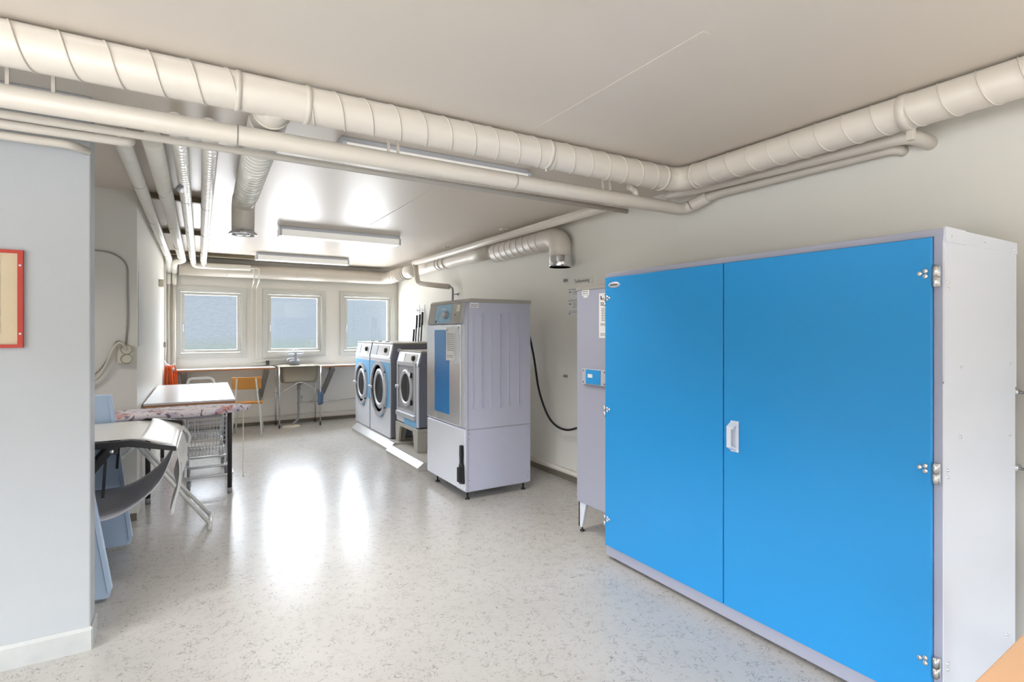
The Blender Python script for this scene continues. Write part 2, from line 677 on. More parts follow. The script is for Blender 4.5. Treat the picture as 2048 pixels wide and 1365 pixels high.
# skirtings
g = G()
g.prism([(YP0, 0), (YP0 - .012, 0), (YP0 - .012, .09), (YP0 - .004, .105), (YP0, .105)], 'x', XW, XP + .004)
struct('baseboard_partition', g, GREYBASE)
struct('baseboard_partition_end', G().box(XP, XP + .010, YP0 - .008, YP1, 0, .10, .003), GREYBASE)
struct('baseboard_back', G().box(-.225, XR, YB - .012, YB, 0, .055, .003), SKIRT)
struct('baseboard_right', G().box(XR - .012, XR, YN, YB - .012, 0, .055, .003), SKIRT)
struct('baseboard_alcove', G().box(-2.2, -.305, YA - .012, YA, 0, .055, .003), SKIRT)
# ceiling board joint strips
struct('trim_1', G().box(1.585, 1.625, 1.3, 2.38, ZC - .0015, ZC), CEIL)
struct('trim_2', G().box(1.605, 1.645, 3.1, 5.4, ZC - .003, ZC), CEIL)
struct('trim_3', G().box(-.33, .95, 3.62, 3.63, ZC - .003, ZC), BEAM)
# corner casing where the left wall meets the window wall
struct('trim_4', G().box(-.235, -.205, 8.86, 8.92, 0, ZC, .003), TRIM)

# windows of the back wall
def rect(a, b, c, d):
    return [(a, c), (b, c), (b, d), (a, d)]
def back_window(i, x0, x1, pane):
    root = thing('window_%d' % i, ((x0 + x1) / 2, YB, WZ0), '', '')
    for k in ('label', 'category'):
        del root[k]
    root['kind'] = 'structure'
    o = rect(x0, x1, WZ0, WZ1)
    n = rect(x0 + .068, x1 - .068, WZ0 + .068, WZ1 - .068)
    g = G().ringprism(o, n, 'y', YB - .022, YB + .0)
    g.ringprism(rect(x0 + .012, x1 - .012, WZ0 + .012, WZ1 - .012), rect(x0 + .055, x1 - .055, WZ0 + .055, WZ1 - .055), 'y', YB - .03, YB - .021)
    obj('window_trim', g, FRAME, root)
    g = G().ringprism(rect(x0 + .06, x1 - .06, WZ0 + .06, WZ1 - .06), rect(x0 + .084, x1 - .084, WZ0 + .084, WZ1 - .084), 'y', YB, YB + .14)
    obj('window_frame', g, FRAME, root)
    s = rect(x0 + .088, x1 - .088, WZ0 + .088, WZ1 - .088)
    q = rect(x0 + .128, x1 - .128, WZ0 + .128, WZ1 - .128)
    g = G().ringprism(s, q, 'y', YB + .012, YB + .065)
    sash = obj('window_sash', g, FRAME, root)
    obj('window_pane', G().box(x0 + .124, x1 - .124, YB + .036, YB + .042, WZ0 + .124, WZ1 - .124), pane, root)
    zc = (WZ0 + WZ1) / 2 - .05
    g = G().box(x0 + .1, x0 + .112, YB - .002, YB + .012, zc - .02, zc + .02, .003)
    g.tube(fillet([(x0 + .106, YB + .005, zc + .01), (x0 + .106, YB - .035, zc + .01), (x0 + .106, YB - .038, zc - .085)], .012), .006, 8)
    obj('window_handle', g, ALU, root)
    g = G()
    for z in (WZ0 + .2, WZ1 - .2):
        g.cyl((x1 - .086, YB + .004, z - .03), (x1 - .086, YB + .004, z + .03), .007, 8)
    obj('window_hinge', g, ALU, root)
    portal(((x0 + x1) / 2, YB + .16, (WZ0 + WZ1) / 2), (-PI / 2, 0, 0), x1 - x0 - .2, WZ1 - WZ0 - .2)
for i, (x0, x1) in enumerate(WIN):
    back_window(i + 1, x0, x1, PANE_R if i == 0 else PANE)
for i, (x0, x1) in enumerate(ADDED_REAR):  # unseen window, added to brighten the near sides of cabinet and dryer
    root = thing('window_%d' % (i + 4), ((x0 + x1) / 2, YN, RZ0), '', '')
    for k in ('label', 'category'):
        del root[k]
    root['kind'] = 'structure'
    obj('window_frame', G().ringprism(rect(x0, x1, RZ0, RZ1), rect(x0 + .06, x1 - .06, RZ0 + .06, RZ1 - .06), 'y', YN - .12, YN + .01), FRAME, root)
    obj('window_pane', G().box(x0 + .055, x1 - .055, YN - .08, YN - .074, RZ0 + .055, RZ1 - .055), PANE, root)
    portal(((x0 + x1) / 2, YN - .16, (RZ0 + RZ1) / 2), (PI / 2, 0, 0), x1 - x0 - .12, RZ1 - RZ0 - .12)
for i, (y0, y1) in enumerate(ADDED_SIDE):  # unseen windows, added to brighten the right wall and blue doors
    root = thing('window_%d' % (i + 6), (XW, (y0 + y1) / 2, RZ0), '', '')
    for k in ('label', 'category'):
        del root[k]
    root['kind'] = 'structure'
    obj('window_frame', G().ringprism(rect(y0, y1, RZ0, RZ1), rect(y0 + .06, y1 - .06, RZ0 + .06, RZ1 - .06), 'x', XW - .12, XW + .01), FRAME, root)
    obj('window_pane', G().box(XW - .08, XW - .074, y0 + .055, y1 - .055, RZ0 + .055, RZ1 - .055), PANE, root)
    portal((XW - .16, (y0 + y1) / 2, (RZ0 + RZ1) / 2), (0, -PI / 2, 0), RZ1 - RZ0 - .12, y1 - y0 - .12)
# ------------------------------------------------------------ ducts and pipes
def spiral(g, p0, p1, r, pitch=.131, rr=.0035, phase=0.0, n=26):
    p0, p1 = Vector(p0), Vector(p1)
    d = p1 - p0
    L = d.length
    d.normalize()
    a = d.cross(Vector((0, 0, 1)))
    if a.length < .1:
        a = d.cross(Vector((1, 0, 0)))
    a.normalize()
    b = a.cross(d)
    N = int(L / pitch * n)
    g.tube([p0 + d * (L * i / N) + (a * math.cos(2 * PI * (i / n) + phase) + -b * math.sin(2 * PI * (i / n) + phase)) * (r + rr * .2) for i in range(N + 1)], rr, 5)
def collar(g, p0, d, r, w=.01, t=.004):
    p0, d = Vector(p0), Vector(d).normalized()
    g.tube([p0 - d * w, p0 - d * w * .9, p0 + d * w * .9, p0 + d * w], lambda i: (r, r + t, r + t, r)[i], 28)

# long duct: across the room then along the right wall
RZD, RD = 2.437, .077
root = thing('ventilation_duct', (2.0, 2.49, RZD), 'wide cream spiral duct crossing the room under the ceiling and turning along the right wall', 'duct')
g = G()
g.tube(fillet([(-3.5, 2.49, RZD), (2.79, 2.49, RZD), (2.79, -3.1, RZD)], .14, 10), RD, 36)
spiral(g, (-3.5, 2.49, RZD), (.19, 2.49, RZD), RD)
spiral(g, (.46, 2.49, RZD), (1.72, 2.49, RZD), RD)
spiral(g, (1.74, 2.49, RZD), (2.62, 2.49, RZD), RD)
spiral(g, (2.79, 2.33, RZD), (2.79, -3.1, RZD), RD)
obj('duct_tube', g, PIPE, root)
g = G()
for x in (.19, .46, 1.73, 2.63):
    collar(g, (x, 2.49, RZD), (1, 0, 0), RD)
collar(g, (2.79, 2.34, RZD), (0, 1, 0), RD)
obj('joint_band', g, PIPE, root)
g = G()
collar(g, (2.79, 1.17, RZD), (0, 1, 0), RD, .02, .005)
g.box(2.815, 2.845, 1.155, 1.185, RZD - .12, RZD - .055, .003)
g.cyl((2.83, 1.17, RZD - .11), (2.83, 1.17, RZD + .083), .004, 8)
obj('hanger_strap', g, PIPE, root)
g = G()
g.tube([(1.73, 2.49, RZD - RD), (1.73, 2.49, RZD - RD - .02)], .006, 8)
obj('rivet', g, PIPE, root)
g = G()   # tee down from the cross duct into the branch
g.tube([(.33, 2.49, RZD - .008), (.335, 2.72, RZD - .008)], .078, 28)
collar(g, (.335, 2.62, RZD - .008), (0, 1, 0), .078)
obj('branch_saddle', g, PIPE, root)

root = thing('branch_duct', (.38, 3.8, 2.40), 'shiny galvanised spiral branch duct ending in a round air valve beside the bundle of pipes', 'duct')
g = G()
g.tube([(.335, 2.72, 2.428), (.355, 3.5, 2.428), (.385, 4.32, 2.428)], .077, 30)
spiral(g, (.335, 2.75, 2.428), (.385, 4.32, 2.428), .077, .062, .0048, 0, 22)
obj('duct_tube', g, GALV, root)
g = G()
g.tube(fillet([(.385, 4.30, 2.428), (.385, 4.55, 2.428), (.385, 4.55, 2.20)], .1, 8), .079, 28)
obj('elbow', g, PIPE, root)
g = G().lathe([(.0, .035), (.045, .035), (.05, .02), (.062, .02), (.066, .03), (.078, .03), (.098, .012), (.1, .0), (.08, 0), (.079, .04)], (.385, 4.55, 2.175), 'z', 32)
g.lathe([(0, -.012), (.04, -.01), (.055, .002), (.05, .012), (0, .012)], (.385, 4.55, 2.18), 'z', 28)
obj('air_valve', g, CHROME, root)

# insulated main pipe below the duct, and slim pipes beside it
root = thing('insulated_pipe', (1.0, 2.65, 2.26), 'thick cream insulated pipe crossing the room just below the wide duct', 'pipe')
g = G()
g.tube(fillet([(-3.5, 2.65, 2.307), (3.02, 2.65, 2.307), (3.07, 2.58, 2.345), (3.09, 2.50, 2.375)], .06), .0425, 24)
obj('pipe_tube', g, PIPE, root)
obj('wall_run', G().tube(fillet([(3.075, 2.56, 2.352), (3.10, 2.44, 2.382), (3.10, 1.36, 2.385), (3.2, 1.36, 2.385)], .06), .028, 18), PIPE, root)
g = G()
for x in (.20, 1.62):
    g.tube([(x - .003, 2.65, 2.307), (x + .003, 2.65, 2.307)], .0435, 24)
obj('wrap_joint', g, LID, root)
g = G()
for x in (-.55, -.42, .88, .93, 2.28, 2.34):
    g.box(x - .006, x + .006, 2.643, 2.657, 2.34, ZC, .001)
obj('pipe_hanger', g, PIPE, root)
obj('pipe_clip', G().box(-.40, -.33, 2.60, 2.70, 2.475, ZC, .004), PIPE, root)
obj('pipe_stub', G().tube(fillet([(2.56, 2.65, 2.33), (2.56, 2.65, 2.385), (2.50, 2.65, 2.40)], .03), .022, 14), PIPE, root)

def pipe(name, pts, r, m, label, bend=.06, n=16, cat='pipe', group=None, extra=None):
    g = G().tube(fillet(pts, bend), r, n)
    if extra:
        extra(g)
    return one(name, g, m, label, cat, group)
pipe('slim_pipe', [(-3.5, 2.96, 2.337), (2.72, 2.90, 2.308)], .017, PIPE, 'slim cream pipe running directly under the thick insulated cross pipe')
pipe('slim_pipe', [(-3.5, 2.99, 2.30), (-.19, 2.99, 2.30), (-.27, 3.12, 2.40), (-.28, 3.45, 2.42)], .019, PIPE, 'slim cream pipe above the partition, middle one, turning into the alcove', .05)
pipe('slim_pipe', [(-3.5, 3.02, 2.26), (-.42, 3.02, 2.262), (-.37, 3.09, 2.262)], .018, PIPE, 'lowest slim cream pipe hugging the partition top', .03)
pipe('wall_pipe', [(2.96, 2.74, 2.42), (2.985, 2.4, 2.412), (2.985, 1.24, 2.392), (3.2, 1.24, 2.39)], .034, PIPE, 'cream pipe tucked under the duct on the right wall ending in a fat elbow', .09)

# four wrapped pipes running to the window wall
XA = [(-.27, -.166), (-.136, -.012), (-.016, .115), (.122, .24)]
lab4 = ['leftmost of four wrapped pipes running under the ceiling to the windows', 'second from left of four wrapped pipes under the ceiling',
        'third from left of four wrapped ceiling pipes, with a bare patch', 'rightmost of four wrapped ceiling pipes, next to the galvanised branch duct']
for k, (xa, xb) in enumerate(XA):
    r = (.039, .047, .037, .039)[k]
    zz = 2.425
    root = thing('wrapped_pipe', ((xa + xb) / 2, 6, zz), lab4[k], 'pipe', 'wrapped pipes under the ceiling')
    if k < 2:
        pts = [(xa, 3.3, zz), (xb, 8.72, zz), ((-.178, -.112)[k], 8.88, 2.415), ((-.178, -.112)[k], 9.06, 2.30)]
        bend = .06
    else:
        zz2 = 2.375
        yq = (8.82, 8.735)[k - 2]
        pts = [(xa - .02, 2.95, zz + .0), (xa, 3.3, zz), (xb, yq, zz), (xb + .02, yq + .05, zz2), (.84, yq + .05, zz2)]
        bend = .05
    obj('pipe_tube', G().tube(fillet(pts, bend), r, 20), WRAP, root)
    g = G()
    for t in (.18, .42, .66, .85):
        p = Vector((xa, 3.3, zz)).lerp(Vector((xb, 9.0, zz)), t + .03 * k)
        g.tube([p - Vector((0, .004, 0)), p + Vector((0, .004, 0))], r + .0015, 20)
    obj('wrap_joint', g, LID, root)
    if k == 2:
        g = G().lathe([(0, .004), (.02, .003), (.026, 0), (0, -.002)], (xa + .0, 4.2, zz - .036), 'z', 24, 1.0, 4.5)
        obj('bare_patch', g, GREYPLASTIC, root, label='bare grey patch where the wrap is torn')
# supports under the ceiling for the wrapped pipes
for y, x0, x1, lab in ((5.0, -.29, .20, 'khaki bar holding the wrapped pipes, nearer one by the alcove corner'), (6.7, -.27, .22, 'khaki bar holding the wrapped pipes midway along the left wall'), (8.5, -.23, .9, 'khaki bar under the ceiling near the window wall')):
    g = G().box(x0, x1, y - .02, y + .02, 2.468, 2.478).box(x0, x1, y + .012, y + .02, 2.468, ZC)
    one('pipe_support', g, BEAM, lab, 'bracket', 'pipe supports')

# corner standpipes
for x, lab in ((-.178, 'white standpipe in the back left corner, left of the pair'), (-.112, 'white standpipe in the back left corner, right of the pair')):
    root = thing('standpipe', (x, 9.08, 0), lab, 'pipe', 'corner standpipes')
    obj('pipe_tube', G().cyl((x, 9.08, 0), (x, 9.08, 2.30), .018, 14), PIPE, root)
    obj('insulation_sleeve', G().tube([(x, 9.08, 2.33), (x, 9.08, 2.18), (x, 9.08, 2.12), (x, 9.08, 2.11)], lambda i: (.031, .03, .028, .019)[i], 16), WRAP, root)

# thick duct over the windows and along the right wall
root = thing('window_duct', (1.5, 9.02, 2.35), 'wide white duct above the three back windows, turning along the right wall', 'duct')
g = G()
g.tube(fillet([(-.055, 9.04, 2.35), (2.98, 9.04, 2.35), (2.98, 8.05, 2.365)], .24, 10), .104, 32)
g.tube([(2.98, 8.05, 2.365), (3.03, 7.75, 2.375)], lambda i: (.104, .085)[i], 28)
obj('duct_tube', g, PIPE, root)
g = G()
for y in (8.62, 8.50, 8.38, 8.15, 8.06):
    collar(g, (2.98, y, 2.355), (0, 1, 0), .104, .008, .004)
for x in (.55, 1.5, 2.5):
    collar(g, (x, 9.04, 2.35), (1, 0, 0), .104, .004, .002)
obj('joint_band', g, PIPE, root)
root = thing('reducer_duct', (3.05, 6.6, 2.385), 'narrower white duct on the right wall between the window duct and the exhaust elbow', 'duct')
g = G()
g.tube([(3.04, 7.76, 2.375), (3.07, 6.0, 2.385), (3.07, 5.98, 2.385), (3.07, 5.5, 2.39)], lambda i: (.078, .078, .095, .095)[i], 28)
obj('duct_tube', g, PIPE, root)
g = G()
for y in (7.6, 7.45, 7.0, 6.9, 6.75):
    collar(g, (3.05, y, 2.378), (0, 1, 0), .078, .006, .0025)
g.tube([(3.07, 5.51, 2.39), (3.07, 5.48, 2.39)], .085, 24)
obj('joint_band', g, PIPE, root)
root = thing('exhaust_duct', (3.04, 4.7, 2.3), 'white duct elbow on the right wall bending down to an open metal collar', 'duct')
g = G()
g.tube(fillet([(3.07, 5.42, 2.345), (3.06, 4.17, 2.345), (3.06, 4.17, 2.15)], .2, 12), .105, 30)
spiral(g, (3.07, 5.42, 2.345), (3.06, 4.5, 2.345), .105, .12, .0025)
obj('duct_tube', g, PIPE, root)
g = G()
g.tube([(3.06, 4.17, 2.16), (3.06, 4.17, 2.15), (3.06, 4.17, 2.07), (3.06, 4.17, 2.055), (3.06, 4.17, 2.055), (3.06, 4.17, 2.14)], lambda i: (.106, .11, .11, .107, .1, .1)[i], 32, cap=False)
g.tube([(3.06, 4.17, 2.10), (3.06, 4.17, 2.105)], .1, 28)
obj('metal_collar', g, CHROME, root)
g = G()
collar(g, (3.063, 4.46, 2.345), (0, 1, 0), .105, .012, .005)
g.cyl((3.06, 4.46, 2.44), (3.06, 4.46, ZC), .006, 8)
obj('hanger_strap', g, PIPE, root)
def hung(g):
    for y in (6.35, 4.9):
        g.box(2.83, 2.90, y - .03, y + .03, ZC - .014, ZC, .003)
        g.cyl((2.865, y, 2.44), (2.865, y, ZC), .005, 8)
pipe('hung_pipe', [(2.86, 7.46, 2.43), (2.88, 3.0, 2.44)], .038, PIPE, 'cream pipe hung from the ceiling along the right wall above the exhaust duct', extra=hung)
root = thing('drop_pipe', (2.95, 7.3, 1.9), 'bent insulated pipe dropping off the hung pipe behind the grey dryer', 'pipe')
obj('insulation_sleeve', G().tube(fillet([(2.86, 7.42, 2.43), (2.875, 7.37, 2.16), (2.9, 7.34, 2.13), (3.10, 6.78, 2.055)], .09), .036, 18), PIPE, root)
g = G().tube(fillet([(3.10, 6.80, 2.058), (3.12, 6.70, 2.04), (3.12, 6.70, 1.4)], .05), .014, 12)
g.cyl((3.12, 6.70, 1.95), (3.2, 6.70, 1.95), .006, 8)
g.lathe([(0, 0), (.016, 0), (.016, .01), (0, .01)], (3.185, 6.70, 1.95), 'x', 12)
obj('pipe_tube', g, GREYPLASTIC, root)

# floor pipes and conduits
pipe('floor_pipe', [(3.155, 3.0, .10), (3.155, 9.06, .10)], .02, PIPE, 'white heating pipe along the right wall just above the floor')
pipe('floor_pipe', [(-.18, 9.10, .135), (3.13, 9.10, .135)], .013, PIPE, 'upper of two thin heating pipes along the window wall floor')
pipe('floor_pipe', [(-.18, 9.09, .075), (3.13, 9.09, .075)], .016, PIPE, 'lower of two thin heating pipes along the window wall floor')
def wclip(g, x):
    for z in (1.30, 1.33):
        g.box(x - .012, x + .012, 9.10, 9.14, z, z + .012)
for x, zz, sh, lab in ((.895, .945, 0, 'thin white water pipe between the first two back windows, left one'), (.955, 1.0, .02, 'thin white water pipe between the first two back windows, right one')):
    pts = [(.84, 9.03 - 1.1 * sh, 2.375), (x, 9.03, 2.375), (x, 9.03, 2.21)]
    pts = [(.82, 8.79 if sh else 8.87, 2.375), (x, 8.79 if sh else 8.87, 2.375), (x, 8.79 if sh else 8.87, 2.2), (x, 9.12, 2.1), (x, 9.12, zz), (1.47, 9.12, zz)]
    pipe('water_pipe', pts, .0085, TRIM, lab, .03, 10, extra=lambda g, x=x: wclip(g, x))
one('pipe_clip', G().box(1.09, 1.135, 9.08, 9.148, .93, .99, .004), RUBBER, 'small dark green pipe clip on the wall left of the sink tap', 'clip')

# ------------------------------------------------------------ lamps
def lamp(name, x0, x1, y, label, watts):
    root = thing(name, ((x0 + x1) / 2, y, ZC), label, 'ceiling lamp', 'fluorescent ceiling lamps')
    obj('lamp_housing', G().box(x0, x1, y - .06, y + .06, ZC - .045, ZC, .004), WHITE, root)
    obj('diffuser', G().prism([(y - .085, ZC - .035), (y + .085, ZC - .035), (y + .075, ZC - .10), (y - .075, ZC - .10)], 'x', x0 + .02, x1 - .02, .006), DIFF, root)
    for a, b in ((x0 - .002, x0 + .022), (x1 - .022, x1 + .002)):
        obj('end_cap', G().prism([(y - .088, ZC - .03), (y + .088, ZC - .03), (y + .078, ZC - .103), (y - .078, ZC - .103)], 'x', a, b, .003), WHITE, root)
    if not watts:
        return root
    l = bpy.data.lights.new('added_lamp_light', 'AREA')  # light added below the diffuser; the lamps in view look switched off
    l.shape = 'RECTANGLE'
    l.size = x1 - x0 - .1
    l.size_y = .12
    l.energy = watts
    l.spread = math.radians(128)
    l.color = (1.0, .97, .93)
    o = bpy.data.objects.new('added_lamp_light', l)
    o.location = (0, 0, -.106)
    COL.objects.link(o)
    o.parent = root
    return root
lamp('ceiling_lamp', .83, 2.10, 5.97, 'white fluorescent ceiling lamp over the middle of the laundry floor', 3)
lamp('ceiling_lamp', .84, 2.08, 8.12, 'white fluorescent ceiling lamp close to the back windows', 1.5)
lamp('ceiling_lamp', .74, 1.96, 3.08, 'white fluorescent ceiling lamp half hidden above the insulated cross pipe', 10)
lamp('ceiling_lamp', -.35, .85, 1.1, 'added white ceiling lamp, out of view, lighting the entrance side of the room', 5)  # unseen lamp added to brighten the front of the room
lamp('ceiling_lamp', -1.9, -.7, 4.1, 'added white ceiling lamp, hidden from view, lighting the mangle in the alcove', 6)  # lamp added behind the partition to lift the dark alcove

# ------------------------------------------------------------ blue drying cabinet
CX, CY0, CY1, CZ = 2.31, .858, 2.655, 1.818
root = thing('drying_cabinet', (2.66, 1.757, 0), 'large drying cabinet with two bright blue doors standing against the right wall', 'cabinet')
g = G().box(CX + .024, 3.0, CY0 + .006, CY1, .022, CZ - .004, .003)
obj('cabinet_body', g, VIOLET, root)
g = G()
g.box(CX + .004, CX + .03, CY0, CY1, .02, .088, .002)
g.box(CX + .004, CX + .03, CY0, CY1, CZ - .028, CZ, .002)
g.box(CX + .005, CX + .03, CY0 + .001, CY0 + .028, .08, CZ - .02, .001)
g.box(CX + .005, CX + .03, CY1 - .01, CY1 - .001, .08, CZ - .02, .001)
obj('front_frame', g, VIOLET, root)
g = G().prism([(CX + .006, 1.262), (2.998, 1.215), (2.998, CZ - .045), (CX + .006, CZ - .045)], 'y', CY0 - .005, CY0 + .006)
g.prism([(CX + .006, .03), (2.995, .03), (2.995, 1.23), (CX + .006, 1.27)], 'y', CY0 - .002, CY0 + .006)
obj('side_panel', g, WHITE, root, label='white enamelled side panel')
g = G().box(CX + .008, 3.003, CY0 - .007, CY0 + .002, CZ - .046, CZ + .003, .002)
g.box(CX + .006, CX + .17, CY0 - .010, CY0 - .005, CZ - .05, CZ + .004, .001)
obj('top_strip', g, WHITE, root)
g = G()
for x, z in ((2.36, 1.79), (2.66, 1.79), (2.95, 1.79), (2.345, 1.625), (2.345, 1.602), (2.45, 1.315), (2.93, 1.315), (2.45, 1.06), (2.93, 1.02), (2.345, .95), (2.345, .925), (2.345, .255), (2.345, .235), (2.9, .2), (2.6, .1)):
    g.lathe([(0, -.004), (.004, -.0035), (.006, -.001), (.006, .003)], (x, CY0 - .004 - (.003 if z > 1.78 else 0), z), 'y', 12)
obj('screw', g, STEEL, root)
ym = 1.764
for (a, b, side) in ((CY0 + .028, ym - .003, 'r'), (ym + .003, CY1 - .008, 'l')):
    d = obj('door', G().box(CX - .014, CX + .004, a, b, .09, CZ - .03, .003), BLUE, root, label='bright blue door')
    yh = a - .004 if side == 'r' else b + .002
    for zh in (1.645, .94, .245):
        g = G()
        for z0 in (zh - .037, zh + .001):
            g.cyl((CX - .012, yh - .008 if side == 'r' else yh + .004, z0), (CX - .012, yh - .008 if side == 'r' else yh + .004, z0 + .036), .0085, 12)
        g.box(CX - .006, CX + .006, yh - .02, yh + .012, zh - .036, zh + .036)
        sgn = 1 if side == 'r' else -1
        for dy, dz in ((.022, .022), (.022, .003), (.040, .014)):
            g.lathe([(.0, -.006), (.007, -.005), (.0095, -.001), (.0095, .002)], (CX - .014, yh + sgn * dy, zh + dz), 'x', 12)
        obj('hinge', g, CHROME, d, label='chrome hinge with three screw caps')
    if side == 'r':
        yy = 1.695
        g = G()
        g.ringprism([(yy - .022, .862), (yy + .022, .862), (yy + .022, 1.012), (yy - .022, 1.012)], [(yy - .006, .872), (yy + .006, .872), (yy + .006, 1.002), (yy - .006, 1.002)], 'x', CX - .020, CX - .014)
        g.prism([(CX - .018, .868), (CX - .05, .885), (CX - .05, .985), (CX - .018, 1.006)], 'y', yy + .016, yy + .022, .001)
        g.box(CX - .052, CX - .046, yy - .002, yy + .022, .885, .988, .002)
        g.box(CX - .016, CX - .0135, yy - .022, yy + .02, .865, 1.01)
        g.prism([(CX - .018, .993), (CX - .05, .975), (CX - .05, .988), (CX - .018, 1.008)], 'y', yy - .012, yy + .022, .001)
        g.prism([(CX - .018, .866), (CX - .05, .884), (CX - .05, .896), (CX - .018, .88)], 'y', yy - .012, yy + .022, .001)
        obj('handle', g, WHITE, d, label='white metal pull handle')
    else:
        g = G().lathe([(0, -.004), (.9, -.004), (1, -.002), (1, .001)], (CX - .014, 2.562, 1.738), 'x', 36, .052, .019)
        bd = obj('badge', g, ALU, d, label='oval silver badge')
        g = G()
        for k in range(8):
            g.box(CX - .0186, CX - .0176, 2.530 + .0085 * k, 2.5365 + .0085 * k, 1.734, 1.742)
        obj('badge_mark', g, INKDARK, d)
g = G()
for x in (2.36, 2.95):
    for y in (CY0 + .05, CY1 - .05):
        g.cyl((x, y, 0), (x, y, .024), .02, 12)
obj('foot', g, RUBBER, root)

# ------------------------------------------------------------ tall grey cabinet behind it
X0 = 2.447
root = thing('slim_cabinet', (2.78, 2.9, 0), 'tall grey metal cabinet on splayed legs beside the blue drying cabinet', 'cabinet')
obj('cabinet_body', G().box(X0, 3.12, 2.68, 3.13, .215, 1.75, .004), VIOLET, root)
obj('top_cap', G().box(X0 - .006, 3.125, 2.677, 3.134, 1.742, 1.768, .003), LID, root)
for x, sx_ in ((X0 + .01, 1), (3.11, -1)):
    for y, sy_ in ((3.12, -1), (2.69, 1)):
        g = G()
        g.prism([(y, .225), (y + sy_ * .085, .225), (y + sy_ * .035, .035), (y, .035)], 'x', x, x + sx_ * .012)
        g.prism([(x, .225), (x + sx_ * .085, .225), (x + sx_ * .035, .035), (x, .035)], 'y', y, y + sy_ * .012)
        leg = obj('leg', g, WHITE, root)
        obj('levelling_foot', G().lathe([(0, 0), (.018, 0), (.016, .01), (.006, .014), (.006, .06), (0, .06)], (x + sx_ * .018, y + sy_ * .018, 0), 'z', 14), RUBBER, leg)
c = obj('control_box', G().box(X0 - .02, X0, 2.79, 3.045, 1.075, 1.185, .004), ALU, root)
p = obj('control_panel', G().box(X0 - .024, X0 - .018, 2.845, 3.0, 1.08, 1.18, .002), BLUE, c)
g = G().box(X0 - .026, X0 - .0235, 2.925, 2.975, 1.125, 1.15)
obj('screen', g, PAPER, c, label='small pale screen')
g = G()
for y in (2.805, 3.03):
    for z in (1.09, 1.17):
        g.lathe([(0, -.003), (.005, -.002), (.005, .002)], (X0 - .02, y, z), 'x', 8)
obj('screw', g, RUBBER, c)

def lines(g, x, y0, y1, zs, h=.004, axis='x', d=.0006):
    """printed text rows as thin raised ink"""
    for z in zs:
        yy = y0
        while (yy - y1) * (1 if y0 < y1 else -1) < 0:
            w = random.uniform(.012, .03)
            e = yy + w * (1 if y1 > y0 else -1)
            if (e > y1) if y1 > y0 else (e < y1):
                e = y1
            if axis == 'x':
                g.box(x - d, x + d, yy, e, z, z + h)
            else:
                g.box(yy, e, x - d, x + d, z, z + h)
            yy = e + .005 * (1 if y1 > y0 else -1)
    return g
r = thing('notice_sheet', (X0, 2.79, 1.4), 'white instruction sheet with a black letter mark on the slim grey cabinet', 'notice')
obj('paper', G().box(X0 - .002, X0, 2.70, 2.882, 1.402, 1.708), PAPER, r)
g = G().prism([(2.865, 1.69), (2.865, 1.665), (2.84, 1.665), (2.84, 1.672), (2.855, 1.672), (2.855, 1.69)], 'x', X0 - .003, X0 - .002)
obj('logo', g, INKDARK, r)
g = G()
lines(g, X0 - .0025, 2.865, 2.72, (1.638, 1.625), .007)
lines(g, X0 - .0025, 2.855, 2.72, [1.60 - k * .0115 for k in range(8)], .004)
lines(g, X0 - .0025, 2.865, 2.74, (1.497, 1.488), .004)
lines(g, X0 - .0025, 2.865, 2.78, (1.43, 1.42), .004)
obj('printed_text', g, INK, r)
r = thing('label_sticker', (X0, 3.03, 1.69), 'small white two-line sticker at the top of the slim grey cabinet', 'sticker')
g = G().box(X0 - .0018, X0, 2.99, 3.068, 1.703, 1.742)
g.lathe([(0, -.0018), (.028, -.0018), (.028, 0)], (X0, 3.028, 1.692), 'x', 24, 1.0, .32)
obj('paper', g, PAPER, r)
g = lines(G(), X0 - .0022, 3.06, 3.0, (1.728, 1.713), .005)
obj('printed_text', g, INK, r)

# wall sign and poster
r = thing('wall_sign', (XR, 4.0, 1.89), 'small sign reading Torkanvisning on the right wall above the slim cabinet', 'sign')
obj('sign_strip', G().box(XR - .002, XR, 3.86, 4.14, 1.892, 1.948), mat('pale_sign', (224, 222, 214), .5), r)
obj('lettering', text_mesh(G(), 'Torkanvisning', .046, (XR - .0024, 4.128, 1.908), (0, -1, 0), (0, 0, 1), .0006, .86), mat('sign_ink', (78, 76, 74), .7), r)
r = thing('wall_poster', (XR, 4.15, 1.6), 'white instruction poster with small diagrams on the right wall left of the slim cabinet', 'poster')
obj('paper', G().box(XR - .002, XR, 4.02, 4.225, 1.605, 1.862), PAPER, r)
g = G()
lines(g, XR - .0024, 4.215, 4.10, (1.848,), .005)
lines(g, XR - .0024, 4.15, 4.04, [1.83, 1.822, 1.81, 1.80], .003)
lines(g, XR - .0024, 4.215, 4.04, (1.745, 1.738), .003)
lines(g, XR - .0024, 4.15, 4.04, [1.72, 1.71, 1.70, 1.685, 1.675], .003)
lines(g, XR - .0024, 4.215, 4.04, (1.64, 1.625), .003)
g.box(XR - .003, XR - .002, 4.18, 4.21, 1.82, 1.83).box(XR - .003, XR - .002, 4.18, 4.21, 1.705, 1.716).box(XR - .003, XR - .002, 4.195, 4.215, 1.612, 1.622)
obj('printed_text', g, INK, r)
for z, lab in ((1.945, 'small grey wall clip beside the Torkanvisning sign'), (1.01, 'small grey wall clip low on the right wall beside the slim cabinet')):
    g = G().box(XR - .022, XR, 4.26, 4.285, z - .013, z + .013, .003)
    g.lathe([(0, -.02), (.012, -.018), (.014, 0)], (XR, 4.248, z), 'x', 12)
    one('wall_clip', g, GREYPLASTIC, lab, 'clip', 'wall clips')
